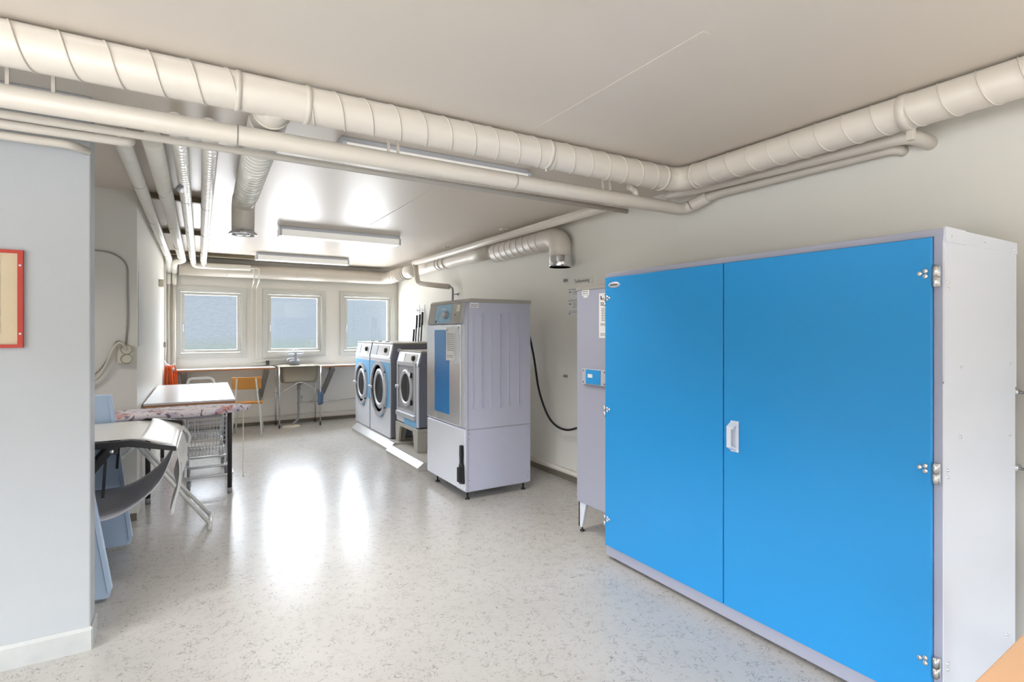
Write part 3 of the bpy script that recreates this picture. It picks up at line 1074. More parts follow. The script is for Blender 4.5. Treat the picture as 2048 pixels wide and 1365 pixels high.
for z, lab in ((1.18, 'upper metal coat peg on the wall right of the blue cabinet'), (.845, 'lower metal coat peg on the wall right of the blue cabinet')):
    g = G().cyl((XR - .06, .90, z), (XR, .90, z), .008, 10)
    g.lathe([(0, -.012), (.013, -.01), (.016, 0), (.013, .01), (0, .012)], (XR - .06, .90, z), 'x', 14)
    g.cyl((XR - .055, .90, z), (XR - .055, .55, z), .006, 8)
    one('wall_peg', g, STEEL, lab, 'peg', 'wall pegs')

# black power cable from the dryer to the slim cabinet
pts = [(2.72, 4.80, 1.55), (2.95, 4.82, 1.555), (3.08, 4.80, 1.50), (3.12, 4.72, 1.2), (3.13, 4.64, .86), (3.13, 4.5, .63), (3.12, 4.34, .53), (3.11, 4.15, .51), (3.1, 3.95, .56), (3.08, 3.6, .68), (3.0, 3.3, .72), (2.95, 3.125, .72)]
def smooth(pts, n=6):
    P = [Vector(p) for p in pts]
    out = []
    for i in range(len(P) - 1):
        p0, p1, p2, p3 = P[max(i - 1, 0)], P[i], P[i + 1], P[min(i + 2, len(P) - 1)]
        for k in range(n):
            t = k / n
            out.append(.5 * ((2 * p1) + (p2 - p0) * t + (2 * p0 - 5 * p1 + 4 * p2 - p3) * t * t + (3 * p1 - p0 - 3 * p2 + p3) * t ** 3))
    out.append(P[-1])
    return out
one('power_cable', G().tube(smooth(pts), .011, 10), BLACK, 'black power cable drooping along the right wall between dryer and slim cabinet', 'cable')

# ------------------------------------------------------------ tall tumble dryer
DX, DX1, DY0, DY1, DZ = 2.045, 2.715, 4.153, 4.985, 1.73
root = thing('tumble_dryer', (2.38, 4.57, 0), 'tall grey tumble dryer with a blue door window standing free of the right wall', 'dryer')
g = G().prism([(DX + .012, .075), (DX1, .075), (DX1, 1.70), (DX + .045, 1.70), (DX + .012, 1.51)], 'y', DY0 + .004, DY1 - .004, .004)
obj('dryer_body', g, DRYSIDE, root)
g = G().prism([(DX + .035, 1.712), (DX + .055, DZ), (DX1 + .004, DZ), (DX1 + .004, 1.698), (DX + .035, 1.698)], 'y', DY0 - .004, DY1 + .004, .004)
obj('lid', g, LID, root)
g = G()
for x in (2.125, 2.215, 2.30, 2.395, 2.48, 2.585):
    for dx in ((0,) if x in (2.125, 2.30, 2.48, 2.585) else (-.008, .010)):
        g.box(x + dx - .003, x + dx + .003, DY0 - .005, DY0 + .006, .78, 1.605, .001)
obj('pressed_rib', g, DRYSIDE, root)
g = G().box(DX + .02, DX1 - .002, DY0 + .001, DY0 + .006, .602, .607)
g.box(DX + .03, DX + .034, DY0, DY0 + .006, .08, 1.7)
obj('panel_seam', g, GREYPLASTIC, root)
g = G()
for z in (.12, .17, .52, .57):
    for x in (DX + .045, DX1 - .03):
        g.lathe([(0, -.003), (.004, -.002), (.005, 0)], (x, DY0 + .003, z), 'y', 8)
obj('screw', g, STEEL, root)
obj('lower_panel', G().box(DX, DX + .016, DY0 + .004, DY1 - .004, .085, .605, .004), DRYFRONT, root)
d = obj('door', G().box(DX - .004, DX + .014, DY0 + .085, DY1 - .006, .622, 1.505, .006), STEEL, root)
obj('door_window', G().box(DX - .0062, DX - .003, 4.455, 4.785, .70, 1.46, .001), mat('blue_window_film', (40, 130, 200), .22), d, label='blue tinted door window')
g = G().box(DX + .0, DX + .014, DY0 + .012, DY0 + .08, .622, 1.505, .003)
obj('door_frame', g, ALU, root)
g = G()
g.prism([(4.262 + (.048 * math.sin(PI * k / 14)), 1.47 - .3 * k / 14) for k, t in ((k, 0) for k in range(15))] + [(4.245 + .012 * math.sin(PI * k / 14), 1.17 + .3 * k / 14) for k in range(15)], 'x', DX - .03, DX - .004)
obj('door_handle', g, ALU, d, label='curved silver door handle')
# tilted console
def tilt(y, z, o=0.0):
    """point on the console slope (z 1.51..1.70), o metres proud of it"""
    t = (z - 1.515) / .185
    return Vector((DX + .010 + .034 * t - o * .984, y, z + o * .18))
def slab(g, y0, y1, z0, z1, o0, o1, f=tilt):
    v = [g.bm.verts.new(f(y, z, o)) for o in (o0, o1) for y, z in ((y0, z0), (y1, z0), (y1, z1), (y0, z1))]
    for q in ((0, 1, 2, 3), (7, 6, 5, 4), (0, 4, 5, 1), (1, 5, 6, 2), (2, 6, 7, 3), (3, 7, 4, 0)):
        g._face([v[i] for i in q])
    bmesh.ops.recalc_face_normals(g.bm, faces=g.bm.faces)
    return g
con = obj('console', slab(G(), DY0 + .06, DY1 - .004, 1.515, 1.697, -.004, .008), PANELGREY, root)
dsp = obj('display_panel', slab(G(), 4.47, 4.80, 1.522, 1.69, .006, .011), DISPLAY, con, label='light blue display panel')
g = G()
for k in range(6):
    slab(g, 4.775, 4.79, 1.55 + k * .022, 1.562 + k * .022, .0105, .012)
for k in range(4):
    slab(g, 4.62, 4.70 - .01 * (k % 2), 1.548 + k * .016, 1.553 + k * .016, .0105, .012)
slab(g, 4.58, 4.70, 1.645, 1.655, .0105, .012)
obj('display_marks', g, PAPER, con)
obj('indicator_square', slab(G(), 4.765, 4.79, 1.527, 1.545, .0105, .0125), INKDARK, con)
obj('card_slot', slab(G(), 4.275, 4.37, 1.522, 1.69, .006, .013), LID, con)
obj('slot_label', slab(G(), 4.29, 4.355, 1.62, 1.68, .012, .0138), CREAM, con)
obj('slot_lamp', slab(G(), 4.36, 4.375, 1.585, 1.597, .012, .015), BLACK, con)
ax = (Vector((0, 1, 0)), Vector((.18, 0, .984)), Vector((-.984, 0, .18)))
g = G().lathe([(.034, 0), (.036, .004), (.03, .03), (.027, .034), (0, .034)], tilt(4.545, 1.592, .010), ax, 24)
k = obj('dial', g, GREYPLASTIC, con)
obj('dial_cap', G().lathe([(.026, .034), (.024, .04), (0, .041)], tilt(4.545, 1.592, .010), ax, 20), ALU, con)
for x in (DX + .05, DX1 - .05):
    for y in (DY0 + .05, DY1 - .14):
        obj('levelling_foot', G().lathe([(0, 0), (.022, 0), (.02, .012), (.008, .018), (.008, .08), (0, .08)], (x, y, 0), 'z', 14), BLACK, root)
g = G().box(DX + .02, DX + .10, DY0 + .02, DY0 + .2, .066, .085, .003).box(DX + .02, DX1 - .02, DY0 + .01, DY0 + .03, .07, .085)
obj('base_rail', g, ALU, root)
r = thing('notice_sheet', (DX - .006, 4.38, 1.2), 'white instruction sheet taped to the tall dryer door', 'notice')
obj('paper', G().prism([(4.51, 1.484), (4.262, 1.49), (4.258, 1.19), (4.515, 1.185)], 'x', DX - .010, DX - .0075), PAPER, r)
g = G().prism([(4.495, 1.47), (4.495, 1.45), (4.475, 1.45), (4.475, 1.455), (4.488, 1.455), (4.488, 1.47)], 'x', DX - .011, DX - .0095)
lines(g, DX - .0104, 4.49, 4.34, [1.42 - k * .018 for k in range(9)], .005)
lines(g, DX - .0104, 4.49, 4.36, (1.23, 1.215), .004)
obj('printed_text', g, INK, r)
r = thing('label_sticker', (2.14, DY0, 1.655), 'small white printed sticker on the tall dryer side panel', 'sticker')
obj('paper', G().box(2.10, 2.178, DY0 + .0005, DY0 + .003, 1.652, 1.692), PAPER, r)
obj('printed_text', lines(G(), DY0 + .0006, 2.105, 2.172, (1.678, 1.668, 1.658), .004, 'y'), INKDARK, r)
# hand brush hanging at the dryer's front corner
r = thing('hand_brush', (DX - .02, 4.20, .15), 'black hand brush hanging at the front corner of the tall dryer', 'brush')
g = G().prism([(4.197, .475), (4.163, .475), (4.158, .40), (4.162, .33), (4.143, .30), (4.132, .155), (4.198, .14), (4.212, .29), (4.194, .33), (4.202, .40)], 'x', DX - .032, DX - .006, .005)
obj('brush_back', g, BLACK, r)
obj('bristles', G().box(DX - .055, DX - .03, 4.148, 4.198, .165, .29, .006), mat('dark_bristles', (38, 38, 40), .9, var=.4, scale=120, bump=.8, bscale=200), r)

# ------------------------------------------------------------ washing machines
def washer(name, x0, x1, y0, y1, z0, z1, label, small=False):
    root = thing(name, ((x0 + x1) / 2, (y0 + y1) / 2, z0), label, 'washing machine', 'front-loading washing machines')
    H = z1 - z0
    zc = z1 - H * (.165 if not small else .2)
    tl = .04
    g = G().prism([(x0 + .012, z0 + .012), (x1, z0 + .012), (x1, z1 - .012), (x0 + tl + .01, z1 - .012), (x0 + .012, zc)], 'y', y0 + .003, y1 - .003, .004)
    obj('washer_body', g, mat('washer_side_enamel', (125, 127, 140), .42), root)
    obj('lid', G().box(x0 + tl - .004, x1 + .004, y0 - .002, y1 + .002, z1 - .022, z1, .005), LID, root)
    w = y1 - y0
    def f(y, z, o=0.0):
        t = (z - zc) / (z1 - .02 - zc)
        return Vector((x0 + .004 + tl * t - o, y, z + o * .2))
    con = obj('console', slab(G(), y0 + .012, y1 - .012, zc + .004, z1 - .022, -.006, .008, f), ALU, root)
    obj('soap_drawer', slab(G(), y1 - .03 - .30 * w, y1 - .03, zc + .03, z1 - .04, .006, .013, f), GREYPLASTIC if not small else ALU, con)
    obj('control_panel', slab(G(), y0 + .11 * w, y1 - .05 - .30 * w, zc + .03, z1 - .04, .006, .012, f), PAPER, con)
    obj('dial', G().lathe([(.032, 0), (.028, -.028), (0, -.03)], f(y0 + .22 * w, (zc + z1) / 2, .011), 'x', 20), RUBBER, con)
    front = obj('front_panel', G().box(x0, x0 + .014, y0 + .004, y1 - .004, z0 + .012, zc, .005), DRYFRONT, root)
    yc = (y0 + y1) / 2 + .01
    if not small:
        zd = z0 + H * .50
        R = .27 * (w / .8)
        za, zb = zd - R * 1.12, zc - .05
        blue = [(y0 + .006, zb), (y1 - .006, zb), (y1 - .006, zd - R * .55), (yc + R * .95, zd - R * .75), (yc + R * .5, za - .04), (yc - R * .5, za - .04), (yc - R * .95, zd - R * .75), (y0 + .006, zd - R * .75)]
        obj('blue_panel', G().prism(blue, 'x', x0 - .003, x0 + .001), SKYBLUE, front, label='light blue front decal')
        oc = [(yc + R * 1.2 * math.cos(PI * 2 * (k + .5) / 16) * (1 - .0), zd + R * 1.28 * math.sin(PI * 2 * (k + .5) / 16)) for k in range(16)]
        ic = [(yc + R * 1.06 * math.cos(PI * 2 * (k + .5) / 16), zd + R * 1.1 * math.sin(PI * 2 * (k + .5) / 16)) for k in range(16)]
        obj('door_surround', G().ringprism(oc, ic, 'x', x0 - .028, x0), ALU, front)
        i2 = [(yc + R * .5 * math.cos(PI * 2 * (k + .5) / 16), zd + R * .52 * math.sin(PI * 2 * (k + .5) / 16)) for k in range(16)]
        obj('door_recess', G().ringprism([(p[0], p[1]) for p in ic], i2, 'x', x0 - .003, x0), BLACK, front)
    else:
        zd = z0 + H * .50
        R = .21 * (w / .7)
        sq = lambda a, b: [(yc - a, zd - b), (yc + a, zd - b), (yc + a, zd + b), (yc - a, zd + b)]
        obj('door_surround', G().ringprism(sq(R * 1.42, R * 1.38), sq(R * 1.2, R * 1.2), 'x', x0 - .012, x0), ALU, front)
        obj('door_recess', G().ringprism(sq(R * 1.21, R * 1.21), sq(R * .6, R * .6), 'x', x0 - .003, x0 + .0), GREYPLASTIC, front)
        obj('lower_lip', G().box(x0 - .03, x0, yc - R * 1.4, yc + R * 1.4, zd - R * 1.62, zd - R * 1.36, .006), ALU, front)
        obj('blue_panel', G().box(x0 - .003, x0 + .002, y0 + .05, yc + .08, zd - R * 2.0, zd - R * 1.66, .001), SKYBLUE, front, label='small blue decal under the door')
    q = .84 if not small else .92
    yd = yc - (.13 if not small else .05) * R
    prof = [(R * q, 0), (R * q, -.012), (R * (q - .07), -.022), (R * (q - .17), -.022), (R * (q - .22), -.014), (R * (q - .26), .0)]
    door = obj('door_ring', G().lathe(prof, (x0 - .004, yd, zd), 'x', 40, 1.0, 1.1), ALU, root)
    obj('door_glass', G().lathe([(R * (q - .2), -.013), (R * .5, -.008), (R * .3, -.003), (0, -.001)], (x0 - .004, yd, zd), 'x', 36, 1.0, 1.1), DARKGLASS, door)
    g = G().lathe([(.02, 0), (.026, -.03), (.02, -.05), (0, -.05)], (x0 - .0, yc + R * 1.12, zd), 'x', 18)
    g.box(x0 - .045, x0 - .025, yc + R * .74, yc + R * 1.12, zd - .018, zd + .018, .005)
    obj('door_latch', g, ALU, door)
    g = G()
    for dz in (-R * .72, R * .72):
        g.cyl((x0 - .018, yc - R * .9, zd + dz - .03), (x0 - .018, yc - R * .9, zd + dz + .03), .013, 10)
    obj('door_hinge', g, BLACK, door)
    g = G()
    for x in (x0 + .06, x1 - .06):
        for y in (y0 + .05, y1 - .05):
            g.cyl((x, y, z0), (x, y, z0 + .02), .022, 12)
    obj('foot', g, RUBBER, root)
    return root
PZ = .10
washer('washing_machine', 2.20, 2.93, 7.44, 8.15, PZ, 1.295, 'large washing machine with light blue front, farthest in the row near the windows')
washer('washing_machine', 2.20, 2.95, 6.56, 7.40, PZ, 1.30, 'large washing machine with light blue front, middle of the row, beside the raised smaller one')
washer('washing_machine', 2.25, 2.92, 5.745, 6.47, .345, 1.22, 'smaller grey washing machine raised on a beige stand next to the tall dryer', True)
g = G()
for y in (7.6, 7.95, 7.15):
    g = G().lathe([(.03, 0), (.03, .01), (.022, .016), (0, .016)], (2.4 if y > 7.3 else 2.36, y, 1.2945 if y > 7.4 else 1.2995), 'z', 16)
    one('round_cap', g, LID, {7.6: 'dark round cap on the farthest washing machine top, nearer one', 7.95: 'dark round cap on the farthest washing machine top, by the window', 7.15: 'dark round cap on top of the middle washing machine'}[y], 'cap')
# round port on the middle washer side
one('side_plug', G().lathe([(0, -.012), (.02, -.012), (.026, -.004), (.026, .0)], (2.32, 6.558, 1.205), 'y', 20), ALU, 'round silver plug on the side of the middle washing machine', 'plug')
# stand under the small washer
root = thing('washer_stand', (2.6, 6.1, .08), 'beige metal stand with tapered legs carrying the smaller washing machine', 'stand')
obj('stand_top', G().box(2.24, 2.93, 5.735, 6.48, .30, .344, .006), STAND, root)
for x, sx_ in ((2.24, 1), (2.93, -1)):
    for y, sy_ in ((5.735, 1), (6.48, -1)):
        zb = .08 if y < 6.3 else .10
        g = G().prism([(y, .30), (y + sy_ * .16, .30), (y + sy_ * .105, zb), (y + sy_ * .012, zb)], 'x', x, x + sx_ * .03, .003)
        g.prism([(x, .30), (x + sx_ * .16, .30), (x + sx_ * .105, zb), (x + sx_ * .012, zb)], 'y', y, y + sy_ * .03, .003)
        obj('leg', g, STAND, root)
# concrete plinth with silver sloped edging
root = thing('washer_plinth', (2.6, 6.6, 0), 'low concrete plinth with silver sloped edging under the washing machines', 'plinth')
g = G().prism([(2.10, 0), (2.96, 0), (2.96, PZ), (2.17, PZ), (2.10, .035)], 'y', 6.31, 7.97)
g.prism([(2.065, 0), (2.96, 0), (2.96, .08), (2.13, .08), (2.065, .03)], 'y', 5.28, 6.31)
obj('plinth_base', g, CONCRETE, root)
g = G().prism([(2.096, .035), (2.094, .040), (2.165, PZ + .004), (2.185, PZ + .004), (2.185, PZ), (2.168, PZ)], 'y', 6.305, 7.975)
g.prism([(2.061, .03), (2.059, .035), (2.125, .084), (2.145, .084), (2.145, .08), (2.128, .08)], 'y', 5.275, 6.30)
obj('edging_strip', g, COPING, root)

# tool handles on the right wall behind the washers
for y, z1, dy, m, lab in ((8.26, 1.58, .12, LID, 'short grey handle leaning left against the right wall behind the washers'), (8.13, 1.70, .0, BLACK, 'black broom handle leaning on the right wall, left one behind the washers'), (8.01, 1.71, .0, GREYPLASTIC, 'grey broom handle leaning on the right wall, middle one behind the washers'), (7.90, 1.745, .0, BLACK, 'black broom handle leaning on the right wall, right one behind the washers')):
    r = thing('broom', (3.1, y, 0), lab, 'broom', 'brooms behind the washers')
    if z1 < 1.6:
        z1 = 1.48
    obj('handle', G().tube([(3.06, y + dy, .06), (3.165, y, z1)], .012, 10), m, r)
    obj('grip', G().tube([(3.157, y + dy * .1, z1 - .2), (3.166, y, z1)], .016, 10), BLACK, r)
    obj('broom_head', G().box(2.98, 3.14, y + dy - .035, y + dy + .035, .0, .07, .01), GREYPLASTIC, r)
for y, lab in ((8.115, 'white tool clip high on the right wall, left of two'), (7.91, 'white tool clip high on the right wall, right of two')):
    g = G().box(XR - .006, XR, y - .02, y + .02, 1.72, 1.86, .002).tube(fillet([(XR, y, 1.78), (XR - .04, y, 1.76), (XR - .04, y, 1.80)], .012), .006, 8)
    one('tool_clip', g, WHITE, lab, 'clip', 'tool clips')

# ------------------------------------------------------------ worktops, sink, chair
def worktop(x0, x1, y0, label, brs):
    root = thing('wall_worktop', ((x0 + x1) / 2, 8.95, .88), label, 'worktop', 'wall-mounted worktops')
    obj('top', G().box(x0, x1, y0 + .006, YB - .005, .884, .908, .003), LAMINATE, root)
    obj('front_edge', G().box(x0, x1, y0, y0 + .008, .882, .908, .003), EDGE, root)
    for x, dx in brs:
        b = obj('bracket', G().obox((x, 8.80, .862), (x + dx, 9.10, .44), .03, .075, (1, 0, 0), .003), BRACKET, root)
        g = G().box(x - .03, x + .03, 8.78, 8.88, .845, .884, .003).box(x + dx - .025, x + dx + .025, 9.10, YB, .38, .50, .003).box(x - .02 - dx * .3, x + .02 - dx * .3, 9.05, 9.13, .80, .884, .003)
        obj('bracket_plate', g, BRACKET, b)
    return root
worktop(-.17, 1.18, 8.76, 'narrow white worktop with wood edge under the leftmost back window', [(1.06, -.06), (.0, .04)])
worktop(1.835, 2.62, 8.76, 'narrow white worktop with wood edge right of the sink, running behind the washers', [(2.02, -.1)])

root = thing('utility_sink', (1.5, 8.9, 0), 'deep stainless steel utility sink on thin tubular legs between the worktops', 'sink')
sx0, sx1, sy0, sy1 = 1.205, 1.82, 8.66, 9.08
g = G()
def rr(x0, x1, y0, y1, z, r=.06, n=6):
    out = []
    for cx_, cy_, a in ((x1 - r, y1 - r, 0), (x0 + r, y1 - r, PI / 2), (x0 + r, y0 + r, PI), (x1 - r, y0 + r, PI * 1.5)):
        for k in range(n + 1):
            t = a + PI / 2 * k / n
            out.append((cx_ + r * math.cos(t), cy_ + r * math.sin(t), z))
    return out
def loft(g, loops, cap_last=True):
    R = [[g.bm.verts.new(p) for p in l] for l in loops]
    for a, b in zip(R, R[1:]):
        for k in range(len(a)):
            j = (k + 1) % len(a)
            g._face([a[k], a[j], b[j], b[k]], True)
    if cap_last:
        g._face(R[-1], False)
    return g
loft(g, [rr(sx0, sx1, sy0, sy1, .912), rr(sx0, sx1, sy0, sy1, .922), rr(sx0 + .02, sx1 - .02, sy0 + .02, sy1 - .02, .925), rr(sx0 + .035, sx1 - .035, sy0 + .035, sy1 - .035, .915, .05), rr(sx0 + .06, sx1 - .06, sy0 + .06, sy1 - .06, .70, .05), rr(sx0 + .09, sx1 - .09, sy0 + .09, sy1 - .09, .67, .05)])
loft(g, [rr(sx0, sx1, sy0, sy1, .912), rr(sx0 + .025, sx1 - .025, sy0 + .025, sy1 - .025, .908), rr(sx0 + .045, sx1 - .045, sy0 + .045, sy1 - .045, .70, .06), rr(sx0 + .055, sx1 - .055, sy0 + .055, sy1 - .055, .672, .06), rr(sx0 + .09, sx1 - .09, sy0 + .09, sy1 - .09, .66, .05)])
obj('basin', g, SINKSTEEL, root)
for x, s_ in ((sx0 + .015, -1), (sx1 - .015, 1)):
    for y in (sy0 + .02, sy1 - .02):
        leg = obj('leg', G().cyl((x, y, .02), (x, y, .91), .011, 12), CHROME, root)
        obj('leg_cap', G().lathe([(0, 0), (.013, 0), (.015, .02), (.012, .045), (.011, .045)], (x, y, 0), 'z', 12), RUBBER, leg)
g = G()
for y in (sy0 + .02,):
    g.tube([(sx0 + .015, y, .52), (1.48, y, .67), (1.56, y, .67), (sx1 - .015, y, .52)], .006, 8)
g.cyl((sx0 + .015, sy0 + .02, .50), (sx0 + .015, sy1 - .02, .50), .006, 8).cyl((sx1 - .015, sy0 + .02, .50), (sx1 - .015, sy1 - .02, .50), .006, 8)
obj('brace', g, CHROME, root)
g = G().cyl((1.52, 8.87, .665), (1.52, 8.87, .56), .024, 16)
g.tube(fillet([(1.52, 8.87, .57), (1.52, 8.87, .10), (1.47, 8.83, .06), (1.42, 8.80, .03)], .05), .017, 12)
g.lathe([(.03, 0), (.034, .005), (.034, .022), (.03, .027)], (1.52, 8.87, .545), 'z', 16)
g.tube(fillet([(1.53, 8.86, .60), (1.575, 8.84, .66)], .01), .010, 8)
obj('drain_pipe', g, GREYPLASTIC, root)
one('floor_drain', G().lathe([(0, .02), (.08, .02), (.11, .014), (.115, 0)], (1.40, 8.78, 0), 'z', 28, 1.1, .8), CREAM, 'round cream floor drain cover under the utility sink', 'drain')
r = thing('water_valve_pipe', (1.8, 9.10, .3), 'thin water pipe with two small taps along the wall under the sink', 'pipe')
obj('pipe_tube', G().tube([(1.53, 9.10, .31), (2.45, 9.10, .33)], .007, 8), CHROME, r)
g = G()
for x, z in ((1.60, .41), (1.75, .345)):
    g.lathe([(0, -.02), (.014, -.02), (.016, 0), (.014, .02), (0, .02)], (x, 9.09, z), 'x', 12)
    g.cyl((x, 9.10, .31), (x, 9.10, z), .007, 8)
obj('tap_knob', g, CHROME, r)
r = thing('wall_tap', (1.48, 9.12, .94), 'white and chrome wall mixer tap above the utility sink', 'tap')
g = G().box(1.43, 1.57, 9.02, 9.07, .945, .995, .012).cyl((1.45, 9.05, .97), (1.45, YB, .97), .018, 14).cyl((1.55, 9.05, .97), (1.55, YB, .97), .018, 14)
obj('tap_body', g, WHITE, r)
g = G().box(1.475, 1.515, 8.98, 9.06, .97, 1.115, .008)
obj('column', g, CHROME, r)
g = G().tube(fillet([(1.49, 9.0, 1.02), (1.38, 8.96, 1.02), (1.37, 8.955, .975)], .03), .013, 12)
obj('spout', g, WHITE, r)
g = G().tube(fillet([(1.39, 9.0, 1.085), (1.6, 9.0, 1.085), (1.61, 9.0, 1.105), (1.6, 9.0, 1.12), (1.39, 9.0, 1.12), (1.38, 9.0, 1.10)], .015), .011, 10)
g.tube([(1.495 + .028 * math.cos(t * PI / 8), 9.0, 1.135 + .028 * math.sin(t * PI / 8)) for t in range(16)], .008, 8, True)
obj('lever_handle', g, WHITE, r)
g = G().sheet(lambda u, v: (1.765 + .075 * u, 8.66 + .012 * math.sin(u * 9 + v * 3), .525 - .2 * v - .015 * math.sin(u * 4)), 10, 10)
one('cleaning_cloth', g, DENIM, 'blue grey cleaning cloth hanging on the right front sink leg brace', 'cloth', solid=.006)

def school_chair(loc, rz, label):
    root = thing('plywood_chair', loc, label, 'chair')
    lx, ly = Vector(loc).x, Vector(loc).y
    def W(x, y, z):
        return (lx + x, ly + y, z)
    # built facing +y (towards the worktop), rotated afterwards by the root
    g = G().sheet(lambda u, v: W(-.19 + .38 * u, -.19 + .38 * v, .455 - .02 * math.sin(PI * v) - .03 * max(0, v - .85) * 6 + (.012 if v < .08 else 0)), 10, 12)
    obj('seat', g, WOOD, root, solid=.012)
    g = G().sheet(lambda u, v: W(-.178 + .356 * u, -.215 - .05 * math.cos(PI * (u - .5)) + .02 * v - .035 * v, .655 + .165 * v), 14, 6)
    obj('backrest', g, WOOD, root, solid=.011)
    for s_ in (-1, 1):
        g = G().tube(fillet([W(s_ * .19, -.24, 0.0), W(s_ * .155, -.16, .435), W(s_ * .14, .12, .435), W(s_ * .18, .19, 0.0)], .05), .0115, 12)
        obj('leg_frame', g, TUBEWHITE, root)
        g = G().tube(fillet([W(s_ * .145, -.1, .435), W(s_ * .145, -.2, .45), W(s_ * .115, -.268, .80)], .04), .011, 12)
        obj('back_post', g, TUBEWHITE, root)
    obj('cross_tube', G().tube([W(-.14, .06, .43), W(.14, .06, .43)], .011, 10), TUBEWHITE, root)
    root.rotation_euler = (0, 0, rz)
    return root
school_chair((.78, 8.45, 0), math.radians(-10), 'orange plywood chair on a white tube frame pulled up to the left worktop')

# ------------------------------------------------------------ folding table, trolleys
root = thing('laundry_table', (.05, 6.3, 0), 'white topped laundry table with wood edging and dark tube legs by the left wall', 'table')
T = [(-.285, 5.42), (.395, 5.42), (.445, 7.2), (-.24, 7.2)]
obj('tabletop', G().prism(T, 'z', .828, .845, .002), LAMINATE, root)
g = G().prism([(T[0][0] - .003, T[0][1] - .003), (T[1][0] + .003, T[1][1] - .003), (T[2][0] + .003, T[2][1] + .003), (T[3][0] - .003, T[3][1] + .003)], 'z', .805, .829, .002)
obj('table_edge', g, EDGE, root)
for x, y in ((.355, 5.47), (-.255, 5.47), (.40, 7.14), (-.20, 7.14)):
    leg = obj('leg', G().cyl((x, y, .05), (x, y, .805), .019, 16), BLACKTUBE, root)
    obj('leg_tip', G().cyl((x, y, 0), (x, y, .05), .02, 16), GREYPLASTIC, leg)
obj('rail', G().box(-.25, .36, 5.46, 5.48, .77, .805, .002).box(-.2, .4, 7.13, 7.15, .77, .805, .002), BLACKTUBE, root)

def trolley(loc, label, handle):
    """wire laundry trolley; front is -y"""
    x, y, _ = loc
    root = thing('laundry_trolley', loc, label, 'trolley', 'wire laundry trolleys')
    def W(a, b, c):
        return (x + a, y + b, c)
    L, Wd = .56, .36
    g = G()
    for k in range(13):          # wire basket, tapering down
        t = k / 12
        a = -Wd / 2 + Wd * t
        for s_ in (-1, 1):
            g.tube([W(a, s_ * L / 2, .66), W(a * .9, s_ * (L / 2 - .06), .30)], .0018, 5)
        g.tube([W(a * .9, -L / 2 + .06, .30), W(a * .9, L / 2 - .06, .30)], .0018, 5)
    for k in range(17):
        b = -L / 2 + L * k / 16
        for s_ in (-1, 1):
            g.tube([W(s_ * Wd / 2, b, .66), W(s_ * Wd * .45, b * .8, .30)], .0018, 5)
        g.tube([W(-Wd * .45, b * .8, .30), W(Wd * .45, b * .8, .30)], .0016, 5)
    for k in range(9):
        t = k / 8
        w_, l_ = Wd / 2 * (1 - .1 * t), L / 2 - .06 * t
        z = .66 - .36 * t
        g.tube([W(-w_, -l_, z), W(w_, -l_, z), W(w_, l_, z), W(-w_, l_, z)], .0055 if k == 0 else .002, 6, True)
    obj('basket', g, ZINC, root)
    g = G()
    for dx, zz in ((0, .125), (0, .205)):
        s_ = .19 if zz < .15 else .175
        g.tube(fillet([W(-s_, L / 2, zz), W(-s_, -L / 2 - (.05 if zz < .15 else 0), zz), W(s_, -L / 2 - (.05 if zz < .15 else 0), zz), W(s_, L / 2, zz)], .07), .011, 12)
    for s_ in (-1, 1):
        g.tube([W(s_ * .175, L / 2 - .02, .125), W(s_ * .17, L / 2 + .02, .66)], .011, 10)
        g.tube([W(s_ * .17, -L / 2 + .1, .205), W(s_ * .16, -L / 2 + .08, .31)], .009, 8)
    obj('frame', g, ZINC, root)
    if handle:
        g = G().tube(fillet([W(-.165, L / 2 + .03, .60), W(-.15, L / 2 + .14, .90), W(.10, L / 2 + .14, .90), W(.15, L / 2 + .03, .60)], .05), .014, 12)
        obj('push_handle', g, TUBEWHITE, root)
    for a, b in ((-.165, -L / 2 - .01), (.165, -L / 2 - .01), (-.165, L / 2 - .04), (.165, L / 2 - .04)):
        g = G().cyl(W(a, b, .125), W(a, b, .105), .008, 8)
        g.box(x + a - .020, x + a - .016, y + b - .015, y + b + .035, .045, .106, .001).box(x + a + .016, x + a + .020, y + b - .015, y + b + .035, .045, .106, .001).box(x + a - .02, x + a + .02, y + b - .015, y + b + .03, .10, .106, .001)
        c = obj('caster', g, STEEL, root)
        obj('wheel', G().lathe([(.0, -.013), (.042, -.013), (.046, -.008), (.046, .008), (.042, .013), (0, .013)], W(a, b + .012, .046), 'x', 22), GREYPLASTIC, c)
    return root
trolley((.205, 5.98, 0), 'wire basket laundry trolley parked under the near end of the white table', False)
trolley((.195, 6.86, 0), 'wire basket laundry trolley with a white push handle at the far end of the table', True)

# orange hose coil at the back left corner
g = G()
for k in range(6):
    x = -.205 + .024 * (k % 4)
    y = 8.70 - .05 * (k // 4) - .018 * (k % 3)
    z0 = .30 + .05 * ((k * 3) % 5)
    pts = [(x, y, .98), (x - .006, y - .012, .8), (x + .004, y, .55), (x + .02, y - .02, z0), (x + .055, y - .03, z0 - .04), (x + .07, y - .03, z0 + .08), (x + .062, y - .02, .6), (x + .05, y - .015, .86), (x + .03, y - .005, .985)]
    g.tube(smooth(pts, 5), .010, 8)
root = thing('hose_coil', (-.15, 8.7, .25), 'coil of orange rubber hose hanging at the back left corner', 'hose')
obj('hose', g, ORANGE, root)
g = G().tube(fillet([(-.232, 8.68, 1.06), (-.20, 8.68, 1.0), (-.13, 8.66, .96), (-.10, 8.66, 1.02)], .02), .010, 8)
g.lathe([(0, 0), (.03, 0), (.03, .02), (0, .02)], (-.13, 8.62, .93), 'y', 14)
obj('hook', g, CHROME, root)

